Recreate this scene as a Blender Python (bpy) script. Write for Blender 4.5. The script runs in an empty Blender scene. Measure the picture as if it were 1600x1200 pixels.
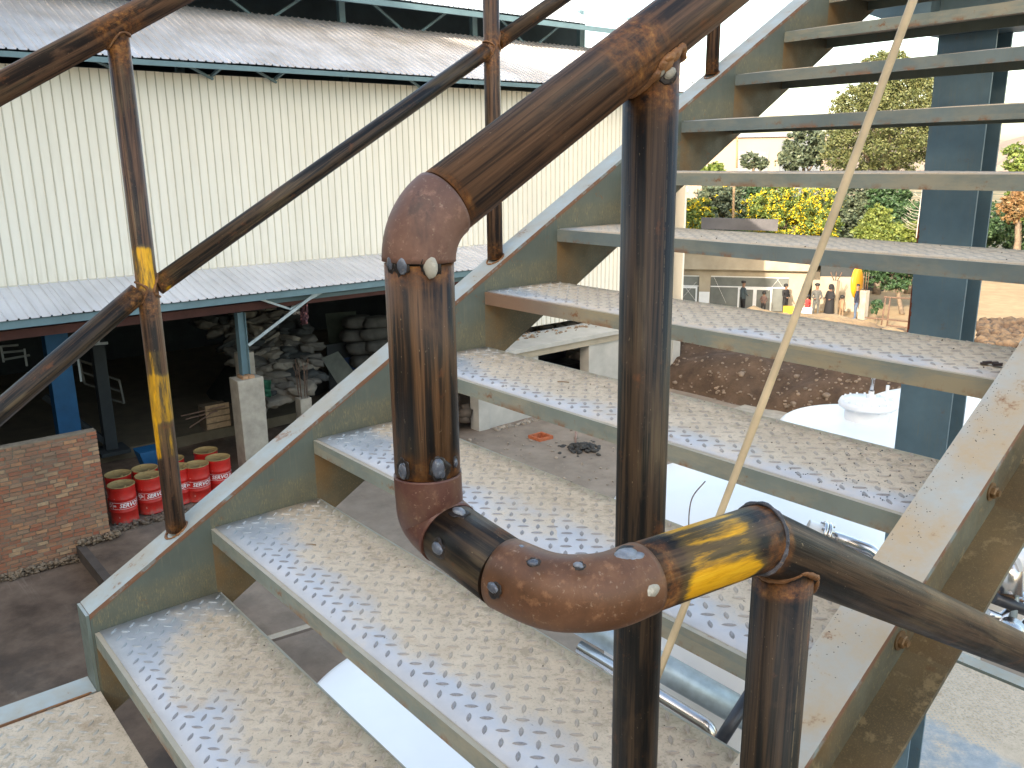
import bpy, bmesh, math, random
from mathutils import Vector, Matrix, noise as mnoise
rad = math.radians
random.seed(7)
scene = bpy.context.scene
COL = scene.collection

# ------------------------------------------------------------------ camera
CAM = Vector((2.04663, -0.09481, 1.24399))
cam_d = bpy.data.cameras.new('camera')
cam_d.sensor_width = 36.0
cam_d.lens = 30.0336
cam_d.clip_start = 0.02
cam_d.clip_end = 3000
cam = bpy.data.objects.new('camera', cam_d)
cam.location = CAM
cam.rotation_euler = (1.315567, 0.011019, 0.875025)
COL.objects.link(cam)
scene.camera = cam
CROT = cam.rotation_euler.to_matrix()
FPX = 1334.82

# ------------------------------------------------------------------ light
SUN_EL, SUN_AZ = 23.0, (0.35, -0.937)      # direction (x, y) the sun stands in
world = bpy.data.worlds.new('World')
scene.world = world
world.use_nodes = True
wn = world.node_tree
bg = wn.nodes['Background']
sky = wn.nodes.new('ShaderNodeTexSky')
sky.sky_type = 'NISHITA'
sky.sun_disc = False
sky.sun_elevation = rad(SUN_EL)
sky.sun_rotation = math.atan2(SUN_AZ[0], SUN_AZ[1])
sky.air_density = 1.0
sky.dust_density = 2.5
sky.ozone_density = 0.6
tint = wn.nodes.new('ShaderNodeMix')
tint.data_type = 'RGBA'
tint.blend_type = 'MULTIPLY'
tint.inputs[0].default_value = 1.0
tint.inputs[7].default_value = (1.06, 1.0, 0.86, 1)      # warm colour balance multiplied over the whole sky
wn.links.new(sky.outputs[0], tint.inputs[6])
wn.links.new(tint.outputs[2], bg.inputs[0])
bg.inputs[1].default_value = 0.15
sun_d = bpy.data.lights.new('sun', 'SUN')
sun_d.energy = 2.1
sun_d.angle = rad(0.6)
sun_d.color = (1.0, 0.87, 0.70)
sun = bpy.data.objects.new('sun', sun_d)
COL.objects.link(sun)
sv = Vector((SUN_AZ[0] * math.cos(rad(SUN_EL)), SUN_AZ[1] * math.cos(rad(SUN_EL)), math.sin(rad(SUN_EL))))
sun.rotation_euler = sv.to_track_quat('Z', 'Y').to_euler()
scene.view_settings.view_transform = 'Standard'
scene.view_settings.look = 'None'
scene.view_settings.exposure = 2.2
scene.view_settings.gamma = 1.0
scene.view_settings.use_curve_mapping = False


def at(px, py, depth):
    """world point seen at a pixel of the 1600x1200 picture, at a real distance"""
    return CAM + CROT @ Vector(((px - 800) / FPX, -(py - 600) / FPX, -1.0)) * depth


# ------------------------------------------------------------------ materials
class NT:
    def __init__(self, name):
        self.m = bpy.data.materials.new(name)
        self.m.use_nodes = True
        self.t = self.m.node_tree
        self.b = self.t.nodes['Principled BSDF']
        self.co = None

    def n(self, kind, **kw):
        nd = self.t.nodes.new(kind)
        for k, v in kw.items():
            setattr(nd, k, v)
        return nd

    def l(self, a, b):
        self.t.links.new(a, b)

    def coord(self, which='Object'):
        nd = self.n('ShaderNodeTexCoord')
        return nd.outputs[which]

    def uv(self):
        return self.n('ShaderNodeUVMap').outputs[0]

    def scale(self, vec, s, rot=None):
        mp = self.n('ShaderNodeMapping')
        self.l(vec, mp.inputs[0])
        mp.inputs['Scale'].default_value = s
        if rot:
            mp.inputs['Rotation'].default_value = rot
        return mp.outputs[0]

    def noise(self, vec, scale, detail=6, rough=0.6, dist=0.0):
        nd = self.n('ShaderNodeTexNoise')
        self.l(vec, nd.inputs['Vector'])
        nd.inputs['Scale'].default_value = scale
        nd.inputs['Detail'].default_value = detail
        nd.inputs['Roughness'].default_value = rough
        nd.inputs['Distortion'].default_value = dist
        return nd.outputs[0]

    def vor(self, vec, scale, feature='F1', out=0):
        nd = self.n('ShaderNodeTexVoronoi', feature=feature)
        self.l(vec, nd.inputs['Vector'])
        nd.inputs['Scale'].default_value = scale
        return nd.outputs[out]

    def ramp(self, fac, stops, interp='LINEAR'):
        nd = self.n('ShaderNodeValToRGB')
        nd.color_ramp.interpolation = interp
        el = nd.color_ramp.elements
        while len(el) < len(stops):
            el.new(0.5)
        for e, (p, c) in zip(el, stops):
            e.position = p
            e.color = (c[0], c[1], c[2], 1) if isinstance(c, (tuple, list)) else (c, c, c, 1)
        self.l(fac, nd.inputs[0])
        return nd.outputs[0]

    def step(self, fac, a, b):
        return self.ramp(fac, [(a, 0.0), (b, 1.0)])

    def math(self, op, a, b=None, c=None):
        nd = self.n('ShaderNodeMath', operation=op)
        for i, v in enumerate((a, b, c)):
            if v is None:
                continue
            if isinstance(v, (int, float)):
                nd.inputs[i].default_value = v
            else:
                self.l(v, nd.inputs[i])
        return nd.outputs[0]

    def mix(self, fac, a, b):
        nd = self.n('ShaderNodeMix', data_type='RGBA')
        ins = [i for i in nd.inputs if i.enabled or True]
        fi, ai, bi = nd.inputs[0], nd.inputs[6], nd.inputs[7]
        for s, v in ((fi, fac), (ai, a), (bi, b)):
            if isinstance(v, (int, float)):
                s.default_value = v
            elif isinstance(v, (tuple, list)):
                s.default_value = (v[0], v[1], v[2], 1)
            else:
                self.l(v, s)
        return nd.outputs[2]

    def sep(self, vec):
        nd = self.n('ShaderNodeSeparateXYZ')
        self.l(vec, nd.inputs[0])
        return nd.outputs

    def normal(self):
        return self.n('ShaderNodeNewGeometry').outputs['Normal']

    def pos(self):
        return self.n('ShaderNodeNewGeometry').outputs['Position']

    def band(self, v, a, b, soft):
        """1 between a and b with soft ends"""
        def sm(lo, hi):
            nd = self.n('ShaderNodeMapRange', interpolation_type='SMOOTHSTEP')
            self.l(v, nd.inputs[0])
            nd.inputs[1].default_value = lo
            nd.inputs[2].default_value = hi
            return nd.outputs[0]
        up = sm(a - soft, a + soft)
        dn = sm(b - soft, b + soft)
        return self.math('MULTIPLY', up, self.math('SUBTRACT', 1.0, dn))

    def bump(self, h, strength=0.3, dist=0.002, prev=None):
        nd = self.n('ShaderNodeBump')
        nd.inputs['Strength'].default_value = strength
        nd.inputs['Distance'].default_value = dist
        self.l(h, nd.inputs['Height'])
        if prev is not None:
            self.l(prev, nd.inputs['Normal'])
        return nd.outputs[0]

    def out(self, color=None, rough=None, metal=None, bump=None, spec=None):
        b = self.b
        for nm, v in (('Base Color', color), ('Roughness', rough), ('Metallic', metal), ('Normal', bump),
                      ('Specular IOR Level', spec)):
            if v is None:
                continue
            s = b.inputs[nm]
            if isinstance(v, (int, float)):
                s.default_value = v
            elif isinstance(v, (tuple, list)):
                s.default_value = (v[0], v[1], v[2], 1)
            else:
                self.l(v, s)
        return self.m


def flat(name, c, rough=0.7, metal=0.0, var=0.25, scale=3.0, bump=0.0, detail=6):
    t = NT(name)
    o = t.coord('Object')
    n1 = t.noise(o, scale, detail)
    lo = tuple(x * (1 - var) for x in c)
    hi = tuple(min(1, x * (1 + var)) for x in c)
    col = t.ramp(n1, [(0.3, lo), (0.7, hi)])
    bp = t.bump(t.noise(o, scale * 6, 5), bump, 0.01) if bump else None
    return t.out(col, rough, metal, bp)


def steel_paint(name, base, dust=(0.40, 0.345, 0.26), dusty=0.5, rust=0.5, web=False, pale=(0.36, 0.41, 0.40), edge=False, patch=None, rust_end=False):
    """old grey-green shop paint with dust and a sky-pale tone on upward faces, rust specks, drips and (web) stains"""
    t = NT(name)
    o = t.coord('Object')
    nrm = t.sep(t.normal())[2]
    big = t.noise(o, 4.0, 5, 0.6)
    fine = t.noise(o, 60.0, 5, 0.7)
    col = t.ramp(big, [(0.3, tuple(x * 0.8 for x in base)), (0.72, tuple(x * 1.2 for x in base))])
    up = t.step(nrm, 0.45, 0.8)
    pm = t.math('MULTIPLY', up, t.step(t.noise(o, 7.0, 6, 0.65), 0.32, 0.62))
    col = t.mix(up, col, t.mix(t.step(big, 0.35, 0.7), pale, tuple(x * 0.85 for x in pale)))  # upward faces paler: sky reflection put into the colour, along with dust
    dm = t.math('MULTIPLY', pm, dusty)
    col = t.mix(dm, col, dust)
    # vertical drips of dust on upright faces
    st = t.scale(o, (150, 150, 7))
    dr = t.step(t.noise(st, 1.0, 5, 0.7), 0.52, 0.72)
    dr = t.math('MULTIPLY', dr, t.step(t.noise(o, 9, 3), 0.42, 0.6))
    dr = t.math('MULTIPLY', dr, t.math('SUBTRACT', 1.0, up))
    col = t.mix(t.math('MULTIPLY', dr, 0.32), col, (0.33, 0.27, 0.15))
    if patch:
        pn = t.noise(t.scale(o, (3.2, 3.2, 14)), 1.0, 6, 0.7, 0.3)
        wz = t.math('MULTIPLY', t.math('SNAP', t.sep(t.pos())[2], 0.05), 3.7)
        cmb = t.n('ShaderNodeCombineXYZ')
        t.l(wz, cmb.inputs[1])
        va = t.n('ShaderNodeVectorMath', operation='ADD')
        t.l(t.scale(o, (3.2, 3.2, 9)), va.inputs[0])
        t.l(cmb.outputs[0], va.inputs[1])
        pn = t.noise(va.outputs[0], 1.0, 7, 0.7, 0.2)
        col = t.mix(t.math('MULTIPLY', t.step(pn, 0.46, 0.62), 0.8), col, patch)
        low_ = t.math('SUBTRACT', 1.0, t.step(t.math('ADD', t.math('MULTIPLY', t.sep(o)[2], 10.0), 0.6), 0.19, 0.36))
        low_ = t.math('MULTIPLY', low_, t.step(t.noise(o, 11, 7, 0.75), 0.52, 0.62))
        col = t.mix(low_, col, (0.26, 0.11, 0.04))
    if rust_end:
        xr = t.sep(o)[0]
        rr1 = t.math('SUBTRACT', 1.0, t.step(t.math('ADD', xr, t.math('MULTIPLY', big, 0.25)), 0.28, 0.62))
        col = t.mix(t.math('MULTIPLY', rr1, 0.85), col, (0.27, 0.15, 0.095))
    # rust specks and patches
    rm = t.math('MULTIPLY', t.step(t.noise(o, 14.0, 8, 0.75), 0.60, 0.68), rust)
    rcol = t.mix(fine, (0.12, 0.04, 0.015), (0.36, 0.15, 0.05))
    col = t.mix(rm, col, rcol)
    if edge:
        side = t.math('SUBTRACT', 1.0, t.step(t.math('ABSOLUTE', nrm), 0.45, 0.6))
        er = t.math('MULTIPLY', side, t.step(t.noise(o, 16, 6, 0.65), 0.38, 0.5))
        col = t.mix(t.math('MULTIPLY', er, 0.9), col, t.mix(fine, (0.13, 0.045, 0.02), (0.30, 0.12, 0.045)))
    if web:
        # u = distance along the stair, v = depth below the top edge of the stringer
        uv = t.sep(t.uv())
        v = uv[1]
        ph = t.math('FRACT', t.math('DIVIDE', t.math('ADD', uv[0], 0.0), 0.3))     # position between two nosings
        zrel = t.math('SUBTRACT', uv[2] if False else v, 0.0)
        zz_ = t.sep(t.pos())[2]
        st_ = t.math('FLOOR', t.math('DIVIDE', uv[0], 0.3))
        hg = t.math('SUBTRACT', zz_, t.math('MULTIPLY', st_, 0.171939))
        inb = t.band(hg, 0.0, 0.075, 0.018)
        und = t.math('SUBTRACT', 1.0, t.step(t.math('ADD', hg, 1.0), 0.955, 0.965))
        fr_ = t.math('FRACT', t.math('DIVIDE', uv[0], 0.3))
        brn = t.math('MULTIPLY', und, t.math('SUBTRACT', 1.0, t.step(fr_, 0.15, 0.55)))
        col = t.mix(t.math('MULTIPLY', brn, t.step(t.noise(o, 8, 5), 0.3, 0.55)), col, (0.20, 0.12, 0.05))
        spl = t.step(t.noise(t.scale(o, (330, 330, 62)), 1.0, 5, 0.7), 0.50, 0.66)
        spl = t.math('MULTIPLY', spl, t.step(t.noise(o, 30, 4, 0.6), 0.40, 0.62))
        if web == 'outer':
            spl = 0.0
        col = t.mix(t.math('MULTIPLY', inb, t.math('MULTIPLY', spl, 0.85)), col, (0.44, 0.35, 0.16))
        col = t.mix(t.math('MULTIPLY', inb, 0.28), col, (0.17, 0.135, 0.07))
        # sooty olive dirt low on the web
        low = t.math('MULTIPLY', t.step(v, 0.10, 0.24), t.step(t.noise(o, 6, 5), 0.3, 0.6))
        col = t.mix(t.math('MULTIPLY', low, 0.75), col, (0.075, 0.062, 0.038))
        sp = t.math('MULTIPLY', t.step(t.noise(t.scale(o, (420, 420, 160)), 1.0, 4, 0.7), 0.54, 0.68), t.step(v, 0.07, 0.17))
        col = t.mix(t.math('MULTIPLY', sp, 0.5), col, (0.36, 0.27, 0.12))
        if web == 'outer':
            # dust and rust lying in long bands down the channel
            bn = t.noise(t.scale(t.uv(), (3.0, 30.0, 1)), 1.0, 6, 0.62, 0.4)
            bd = t.math('ADD', t.band(v, 0.085, 0.20, 0.05), t.math('MULTIPLY', t.math('SUBTRACT', bn, 0.5), 1.3))
            col = t.mix(t.step(bd, 0.35, 0.85), col, t.ramp(t.noise(o, 55, 6, 0.7), [(0.3, (0.14, 0.082, 0.032)), (0.7, (0.34, 0.22, 0.10))]))
            col = t.mix(t.math('MULTIPLY', t.step(t.noise(o, 24, 6, 0.7), 0.58, 0.66), 0.5), col, (0.40, 0.30, 0.16))
        # rust running along the welded top edge
        ed = t.math('SUBTRACT', 1.0, t.step(v, 0.0125, 0.016))
        ed = t.math('MULTIPLY', ed, t.step(t.noise(o, 12, 5), 0.35, 0.5))
        col = t.mix(ed, col, (0.22, 0.075, 0.025))
    bp = t.bump(fine, 0.15, 0.001)
    bp = t.bump(t.noise(o, 5, 3), 0.12, 0.01, bp)
    rg = t.ramp(t.noise(o, 20, 4), [(0.3, 0.38), (0.7, 0.65)])
    return t.out(col, rg, 0.0, bp)


def pipe_mat(name, hue=0, yellow=(), joints=(), dark=1.0, seed=0.0):
    """black mill-scale pipe with drawn streaks; UV: x round the pipe, y along it in metres"""
    t = NT(name)
    uv = t.uv()
    mp = t.n('ShaderNodeMapping')
    t.l(uv, mp.inputs[0])
    mp.inputs['Location'].default_value = (seed, seed * 2.3, seed)
    u = mp.outputs[0]
    s1 = t.noise(t.scale(u, (95, 2.6, 1)), 1.0, 5, 0.6, 0.45)
    s2 = t.noise(t.scale(u, (420, 4.5, 1)), 1.0, 4, 0.7)
    ln = t.noise(t.scale(u, (330, 1.1, 1)), 1.0, 2, 0.5)
    blot = t.noise(t.scale(u, (22, 11, 1)), 1.0, 7, 0.65, 0.5)
    sc = t.noise(t.scale(u, (18, 5, 1)), 1.0, 4, 0.5)
    warm = (0.098, 0.050, 0.024)
    mid = (0.026, 0.016, 0.011)
    blk = (0.010, 0.009, 0.009)
    if hue == 1:
        warm, mid, blk = (0.050, 0.030, 0.017), (0.012, 0.009, 0.0075), (0.004, 0.004, 0.0042)
    if hue == 2:
        warm, mid, blk = (0.105, 0.056, 0.032), (0.055, 0.031, 0.020), (0.018, 0.012, 0.011)
    col = t.ramp(s1, [(0.40, tuple(x * dark * 0.8 for x in blk)), (0.47, tuple(x * dark for x in mid)), (0.53, tuple(x * dark for x in warm)), (0.60, tuple(x * dark * 1.5 for x in warm)), (0.66, tuple(x * dark for x in mid))])
    col = t.mix(t.math('MULTIPLY', t.step(s2, 0.54, 0.74), 0.35), col, tuple(x * 0.8 for x in blk))
    col = t.mix(t.math('MULTIPLY', t.step(blot, 0.54, 0.68), 0.65), col, tuple(x * 1.45 for x in warm))
    tan = t.math('MULTIPLY', t.step(sc, 0.55, 0.62), t.step(s2, 0.42, 0.6))
    col = t.mix(t.math('MULTIPLY', tan, 0.55), col, (0.15, 0.105, 0.055))
    lm_ = t.math('MULTIPLY', t.step(ln, 0.66, 0.70), t.step(t.noise(t.scale(u, (60, 90, 1)), 1.0, 5, 0.8), 0.40, 0.50))
    col = t.mix(t.math('MULTIPLY', lm_, 0.5), col, (0.22, 0.15, 0.078))
    # pale pinholes and scratches
    pin = t.step(t.noise(t.scale(u, (420, 180, 1)), 1.0, 3, 0.6), 0.68, 0.74)
    col = t.mix(t.math('MULTIPLY', pin, 0.55), col, (0.36, 0.27, 0.17))
    rust = t.math('MULTIPLY', t.step(t.noise(t.scale(u, (30, 18, 1)), 1.0, 6, 0.7), 0.60, 0.70), 0.7)
    col = t.mix(rust, col, (0.16, 0.055, 0.018))
    fibre = t.noise(t.scale(u, (190, 26, 1)), 1.0, 4, 0.7)
    gloss = None
    if joints:
        jm = None
        for (v0, w) in joints:
            bnd = t.band(t.sep(uv)[1], v0 - w, v0 + w, w * 0.55)
            jm = bnd if jm is None else t.math('MAXIMUM', jm, bnd)
        hz = t.math('MULTIPLY', jm, t.step(t.noise(t.scale(u, (55, 55, 1)), 1.0, 6, 0.7), 0.35, 0.6))
        col = t.mix(t.math('MULTIPLY', hz, 0.9), col, t.ramp(t.noise(t.scale(u, (90, 90, 1)), 1, 5, 0.7), [(0.35, (0.03, 0.018, 0.014)), (0.5, (0.20, 0.075, 0.022)), (0.68, (0.44, 0.20, 0.055))]))
    for (v0, v1, cut) in yellow:
        bnd = t.band(t.sep(uv)[1], v0, v1, 0.018)
        yn = t.math('ADD', t.math('MULTIPLY', t.noise(t.scale(u, (34, 3.2, 1)), 1.0, 3, 0.5, 0.1), 0.72), t.math('MULTIPLY', t.noise(t.scale(u, (190, 22, 1)), 1.0, 5, 0.7), 0.28))
        yn = t.math('ADD', yn, t.math('MULTIPLY', t.math('SUBTRACT', bnd, 1.0), 0.40))
        wash = t.math('MULTIPLY', t.step(yn, cut - 0.10, cut + 0.02), 0.6)
        col = t.mix(wash, col, (0.17, 0.115, 0.035))
        ym = t.step(yn, cut, cut + 0.075)
        ycol = t.ramp(fibre, [(0.25, (0.34, 0.17, 0.008)), (0.5, (0.72, 0.36, 0.008)), (0.75, (0.80, 0.46, 0.02))])
        col = t.mix(ym, col, ycol)
    bp = t.bump(t.math('ADD', s2, t.math('MULTIPLY', blot, 0.8)), 0.4, 0.0015)
    rg = t.ramp(t.math('ADD', t.math('MULTIPLY', blot, 0.6), t.math('MULTIPLY', s2, 0.4)), [(0.3, 0.30), (0.7, 0.58)])
    return t.out(col, rg, 0.0, bp, 0.30)


def elbow_mat(name, a, b, seed=0.0, gloss=0.45):
    t = NT(name)
    u = t.coord('Object')
    mp = t.n('ShaderNodeMapping')
    t.l(u, mp.inputs[0])
    mp.inputs['Location'].default_value = (seed, seed, seed)
    u = mp.outputs[0]
    n1 = t.noise(u, 26, 8, 0.68, 0.3)
    n2 = t.noise(u, 95, 6, 0.7)
    col = t.ramp(n1, [(0.28, tuple(x * 0.62 for x in a)), (0.5, a), (0.70, b)])
    col = t.mix(t.math('MULTIPLY', t.step(n2, 0.56, 0.68), 0.5), col, tuple(x * 1.6 for x in b))
    col = t.mix(t.math('MULTIPLY', t.step(t.noise(u, 240, 5, 0.7, 0.2), 0.60, 0.70), 0.6), col, (0.42, 0.29, 0.20))
    col = t.mix(t.math('MULTIPLY', t.step(t.noise(u, 75, 6, 0.75), 0.66, 0.72), 0.6), col, (0.46, 0.33, 0.24))
    col = t.mix(t.math('MULTIPLY', t.step(t.noise(t.scale(u, (30, 30, 12)), 1, 4), 0.62, 0.72), 0.6), col, (0.035, 0.025, 0.025))
    bp = t.bump(n2, 0.22, 0.0012)
    bp = t.bump(t.noise(u, 22, 3), 0.15, 0.004, bp)
    rg = t.ramp(n1, [(0.3, gloss - 0.08), (0.7, gloss + 0.15)])
    return t.out(col, rg, 0.1, bp, 0.5)


def tread_mat(name, raised=False, more=0.0):
    t = NT(name)
    o = t.coord('Object')
    oi = t.n('ShaderNodeObjectInfo')
    off = t.n('ShaderNodeVectorMath', operation='ADD')
    rv = t.n('ShaderNodeCombineXYZ')
    rr = t.math('MULTIPLY', t.sep(t.pos())[2], 2.7)
    t.l(o, off.inputs[0])
    t.l(rv.outputs[0], off.inputs[1])
    rz = t.math('SNAP', rr, 0.35)
    t.l(rz, rv.inputs[0])
    t.l(rz, rv.inputs[2])
    v = off.outputs[0]
    xyz = t.sep(o)
    big = t.noise(v, 3.2, 5, 0.55)
    med = t.noise(v, 13, 7, 0.68)
    grit = t.noise(v, 190, 4, 0.75)
    # worn towards the nosing (y = 0) and bluer grey towards the left wall of the stair
    yy = t.n('ShaderNodeMapRange')
    t.l(xyz[1], yy.inputs[0])
    yy.inputs[1].default_value = 0.0
    yy.inputs[2].default_value = 0.20
    xx = t.n('ShaderNodeMapRange')
    t.l(xyz[0], xx.inputs[0])
    xx.inputs[1].default_value = 0.0
    xx.inputs[2].default_value = 0.30
    k = t.math('ADD', t.math('MULTIPLY', yy.outputs[0], 0.42), t.math('MULTIPLY', xx.outputs[0], 0.20))
    k = t.math('ADD', k, t.math('MULTIPLY', big, 0.60))
    k = t.math('ADD', k, t.math('MULTIPLY', med, 0.38))
    k = t.math('ADD', k, t.math('MULTIPLY', t.step(t.math('MULTIPLY', t.sep(t.pos())[2], 0.5), 0.32, 0.52), 0.28))
    dust = t.step(t.math('ADD', k, more) if more else k, 0.80, 0.98)
    left_tone = t.ramp(med, [(0.3, (0.27, 0.30, 0.33)), (0.7, (0.44, 0.46, 0.48))])
    worn = t.mix(t.step(xx.outputs[0], 0.2, 1.0), left_tone, t.ramp(med, [(0.3, (0.50, 0.50, 0.53)), (0.7, (0.62, 0.61, 0.63))]))
    if raised:
        worn = t.mix(t.step(xx.outputs[0], 0.2, 1.0), t.mix(med, (0.30, 0.34, 0.37), (0.44, 0.47, 0.49)), t.ramp(grit, [(0.3, (0.19, 0.175, 0.18)), (0.7, (0.33, 0.31, 0.315))]))
    dcol = t.ramp(med, [(0.3, (0.55, 0.44, 0.32)), (0.7, (0.70, 0.58, 0.445))])
    dcol = t.mix(t.math('MULTIPLY', t.step(grit, 0.54, 0.64), 0.55), dcol, (0.30, 0.235, 0.165))
    back = t.math('MULTIPLY', t.step(yy.outputs[0], 0.75, 1.0), t.step(t.noise(v, 42, 5, 0.7), 0.50, 0.62))
    dcol = t.mix(t.math('MULTIPLY', back, 0.6), dcol, (0.33, 0.26, 0.18))
    amt = 0.55 if raised else 1.0
    col = t.mix(t.math('MULTIPLY', dust, amt), worn, dcol)
    # loose black crumbs
    cr = t.step(t.noise(v, 75, 3, 0.6), 0.735, 0.75)
    col = t.mix(cr, col, (0.06, 0.045, 0.035))
    stain = t.math('MULTIPLY', t.step(t.noise(v, 6.0, 5, 0.6), 0.64, 0.74), 0.5)
    col = t.mix(stain, col, (0.40, 0.27, 0.16))
    bp = t.bump(grit, 0.35, 0.0015)
    rg = t.mix(dust, t.ramp(med, [(0.3, 0.30), (0.7, 0.46)]), (0.8, 0.8, 0.8))
    return t.out(col, rg, 0.0, bp)


M = {}
M['paint'] = steel_paint('painted_steel', (0.155, 0.185, 0.165), dusty=0.75, rust=0.55)
M['web'] = steel_paint('stringer_paint', (0.112, 0.130, 0.108), dusty=0.75, rust=0.9, web=True, pale=(0.37, 0.42, 0.42))
M['flange'] = steel_paint('flange_paint', (0.26, 0.30, 0.29), dusty=0.85, rust=0.85, pale=(0.44, 0.50, 0.51), edge=True)  # paler than the web: sky reflection and dust in the colour
M['flange_dusty'] = steel_paint('dusty_flange_paint', (0.26, 0.30, 0.29), dust=(0.50, 0.37, 0.23), dusty=1.0, rust=1.0, pale=(0.46, 0.50, 0.50), edge=True)
M['web_rusty'] = steel_paint('outer_web_paint', (0.19, 0.185, 0.135), dust=(0.24, 0.16, 0.075), dusty=1.0, rust=0.7, web='outer', pale=(0.22, 0.16, 0.085))
M['lip'] = steel_paint('nosing_paint', (0.22, 0.25, 0.225), dusty=0.9, rust=0.85, pale=(0.52, 0.45, 0.35), patch=(0.37, 0.33, 0.245))
M['lip_blue'] = steel_paint('blue_nosing_paint', (0.17, 0.21, 0.215), dusty=0.9, rust=0.5, pale=(0.50, 0.44, 0.35), patch=(0.27, 0.27, 0.225))
M['lip_rust'] = steel_paint('rusty_nosing_paint', (0.22, 0.24, 0.21), dusty=0.9, rust=1.0, pale=(0.52, 0.44, 0.34), patch=(0.40, 0.32, 0.20), rust_end=True)
M['column'] = steel_paint('column_paint', (0.15, 0.235, 0.29), dusty=0.5, rust=0.35, pale=(0.2, 0.26, 0.3))
M['plate'] = tread_mat('dusty_checker_plate')
M['raised'] = tread_mat('checker_plate_lozenges', True)
M['plate_dusty'] = tread_mat('very_dusty_checker_plate', False, 0.34)
M['raised_dusty'] = tread_mat('very_dusty_lozenges', True, 0.12)
M['weld'] = elbow_mat('weld_rust', (0.20, 0.085, 0.03), (0.36, 0.17, 0.06), 3.3, 0.5)
M['soot'] = elbow_mat('weld_soot', (0.018, 0.013, 0.012), (0.05, 0.032, 0.022), 7.7, 0.45)
M['tack'] = elbow_mat('fresh_weld_metal', (0.10, 0.11, 0.14), (0.30, 0.32, 0.36), 5.1, 0.28)
M['tack_pale'] = elbow_mat('slag_crust', (0.42, 0.38, 0.31), (0.60, 0.55, 0.46), 6.1, 0.6)
M['elbow'] = elbow_mat('brown_elbow', (0.165, 0.080, 0.055), (0.235, 0.125, 0.088), 1.0, 0.52)
M['elbow_low'] = elbow_mat('oxblood_elbow', (0.115, 0.044, 0.032), (0.160, 0.085, 0.050), 2.0, 0.38)
M['dark'] = flat('dark_gap', (0.012, 0.011, 0.011), 0.9)
M['white_tank'] = flat('white_tank_enamel', (0.88, 0.88, 0.89), 0.28, 0, 0.04, 1.2)
M['stainless'] = flat('stainless_pipe', (0.62, 0.60, 0.60), 0.24, 1.0, 0.12, 6)
M['galv'] = flat('galvanised_pipe', (0.42, 0.50, 0.54), 0.45, 0.5, 0.22, 8)
M['blackpipe'] = flat('black_plastic_pipe', (0.03, 0.032, 0.04), 0.35, 0, 0.3, 8)
M['cream'] = None
M['concrete'] = flat('column_concrete', (0.37, 0.33, 0.27), 0.85, 0, 0.22, 3.5, 0.3)
M['concrete_pale'] = flat('pale_concrete', (0.44, 0.42, 0.38), 0.85, 0, 0.15, 1.6, 0.2)
M['plaster'] = flat('warm_plaster', (0.37, 0.315, 0.235), 0.85, 0, 0.18, 1.2, 0.2)
M['glass_dark'] = flat('window_glass', (0.16, 0.17, 0.16), 0.12, 0, 0.3, 0.8)
M['white_frame'] = flat('white_window_frame', (0.72, 0.73, 0.74), 0.5, 0, 0.06, 5)
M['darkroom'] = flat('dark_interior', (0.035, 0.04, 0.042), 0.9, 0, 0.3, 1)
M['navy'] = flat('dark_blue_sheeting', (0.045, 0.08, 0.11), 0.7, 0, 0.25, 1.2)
M['blue'] = flat('blue_painted_column', (0.012, 0.10, 0.24), 0.6, 0, 0.2, 2)
M['beam'] = flat('blue_grey_beam', (0.13, 0.21, 0.24), 0.6, 0, 0.15, 2)
M['redbeam'] = flat('red_oxide_beam', (0.10, 0.035, 0.03), 0.7, 0, 0.25, 2)
M['soil'] = None
M['bark'] = flat('bark', (0.16, 0.12, 0.085), 0.9, 0, 0.35, 6, 0.5)
M['wood'] = flat('weathered_wood', (0.26, 0.17, 0.09), 0.85, 0, 0.3, 9, 0.3)
M['rebar'] = flat('rebar_steel', (0.16, 0.10, 0.07), 0.8, 0.3, 0.3, 20)
M['gold_lid'] = flat('dusty_drum_lid', (0.32, 0.215, 0.085), 0.7, 0, 0.25, 5)
M['white_print'] = flat('white_print', (0.85, 0.82, 0.80), 0.6, 0, 0.05, 5)


def mk_red():
    t = NT('red_drum_paint')
    o = t.coord('Object')
    n = t.noise(o, 5, 6, 0.6)
    col = t.ramp(n, [(0.3, (0.42, 0.010, 0.008)), (0.7, (0.66, 0.022, 0.014))])
    oi = t.n('ShaderNodeObjectInfo').outputs['Random']
    col = t.mix(t.math('MULTIPLY', oi, 0.45), col, (0.38, 0.03, 0.02))
    z = t.sep(o)[2]
    low = t.math('MULTIPLY', t.math('SUBTRACT', 1.0, t.step(z, 0.02, 0.30)), t.step(t.noise(o, 9, 6), 0.4, 0.6))
    col = t.mix(t.math('MULTIPLY', low, 0.6), col, (0.20, 0.11, 0.08))
    ch = t.step(t.noise(o, 16, 6, 0.7), 0.67, 0.70)
    col = t.mix(ch, col, (0.62, 0.50, 0.45))
    return t.out(col, 0.38, 0, None)


M['drum'] = mk_red()


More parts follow.
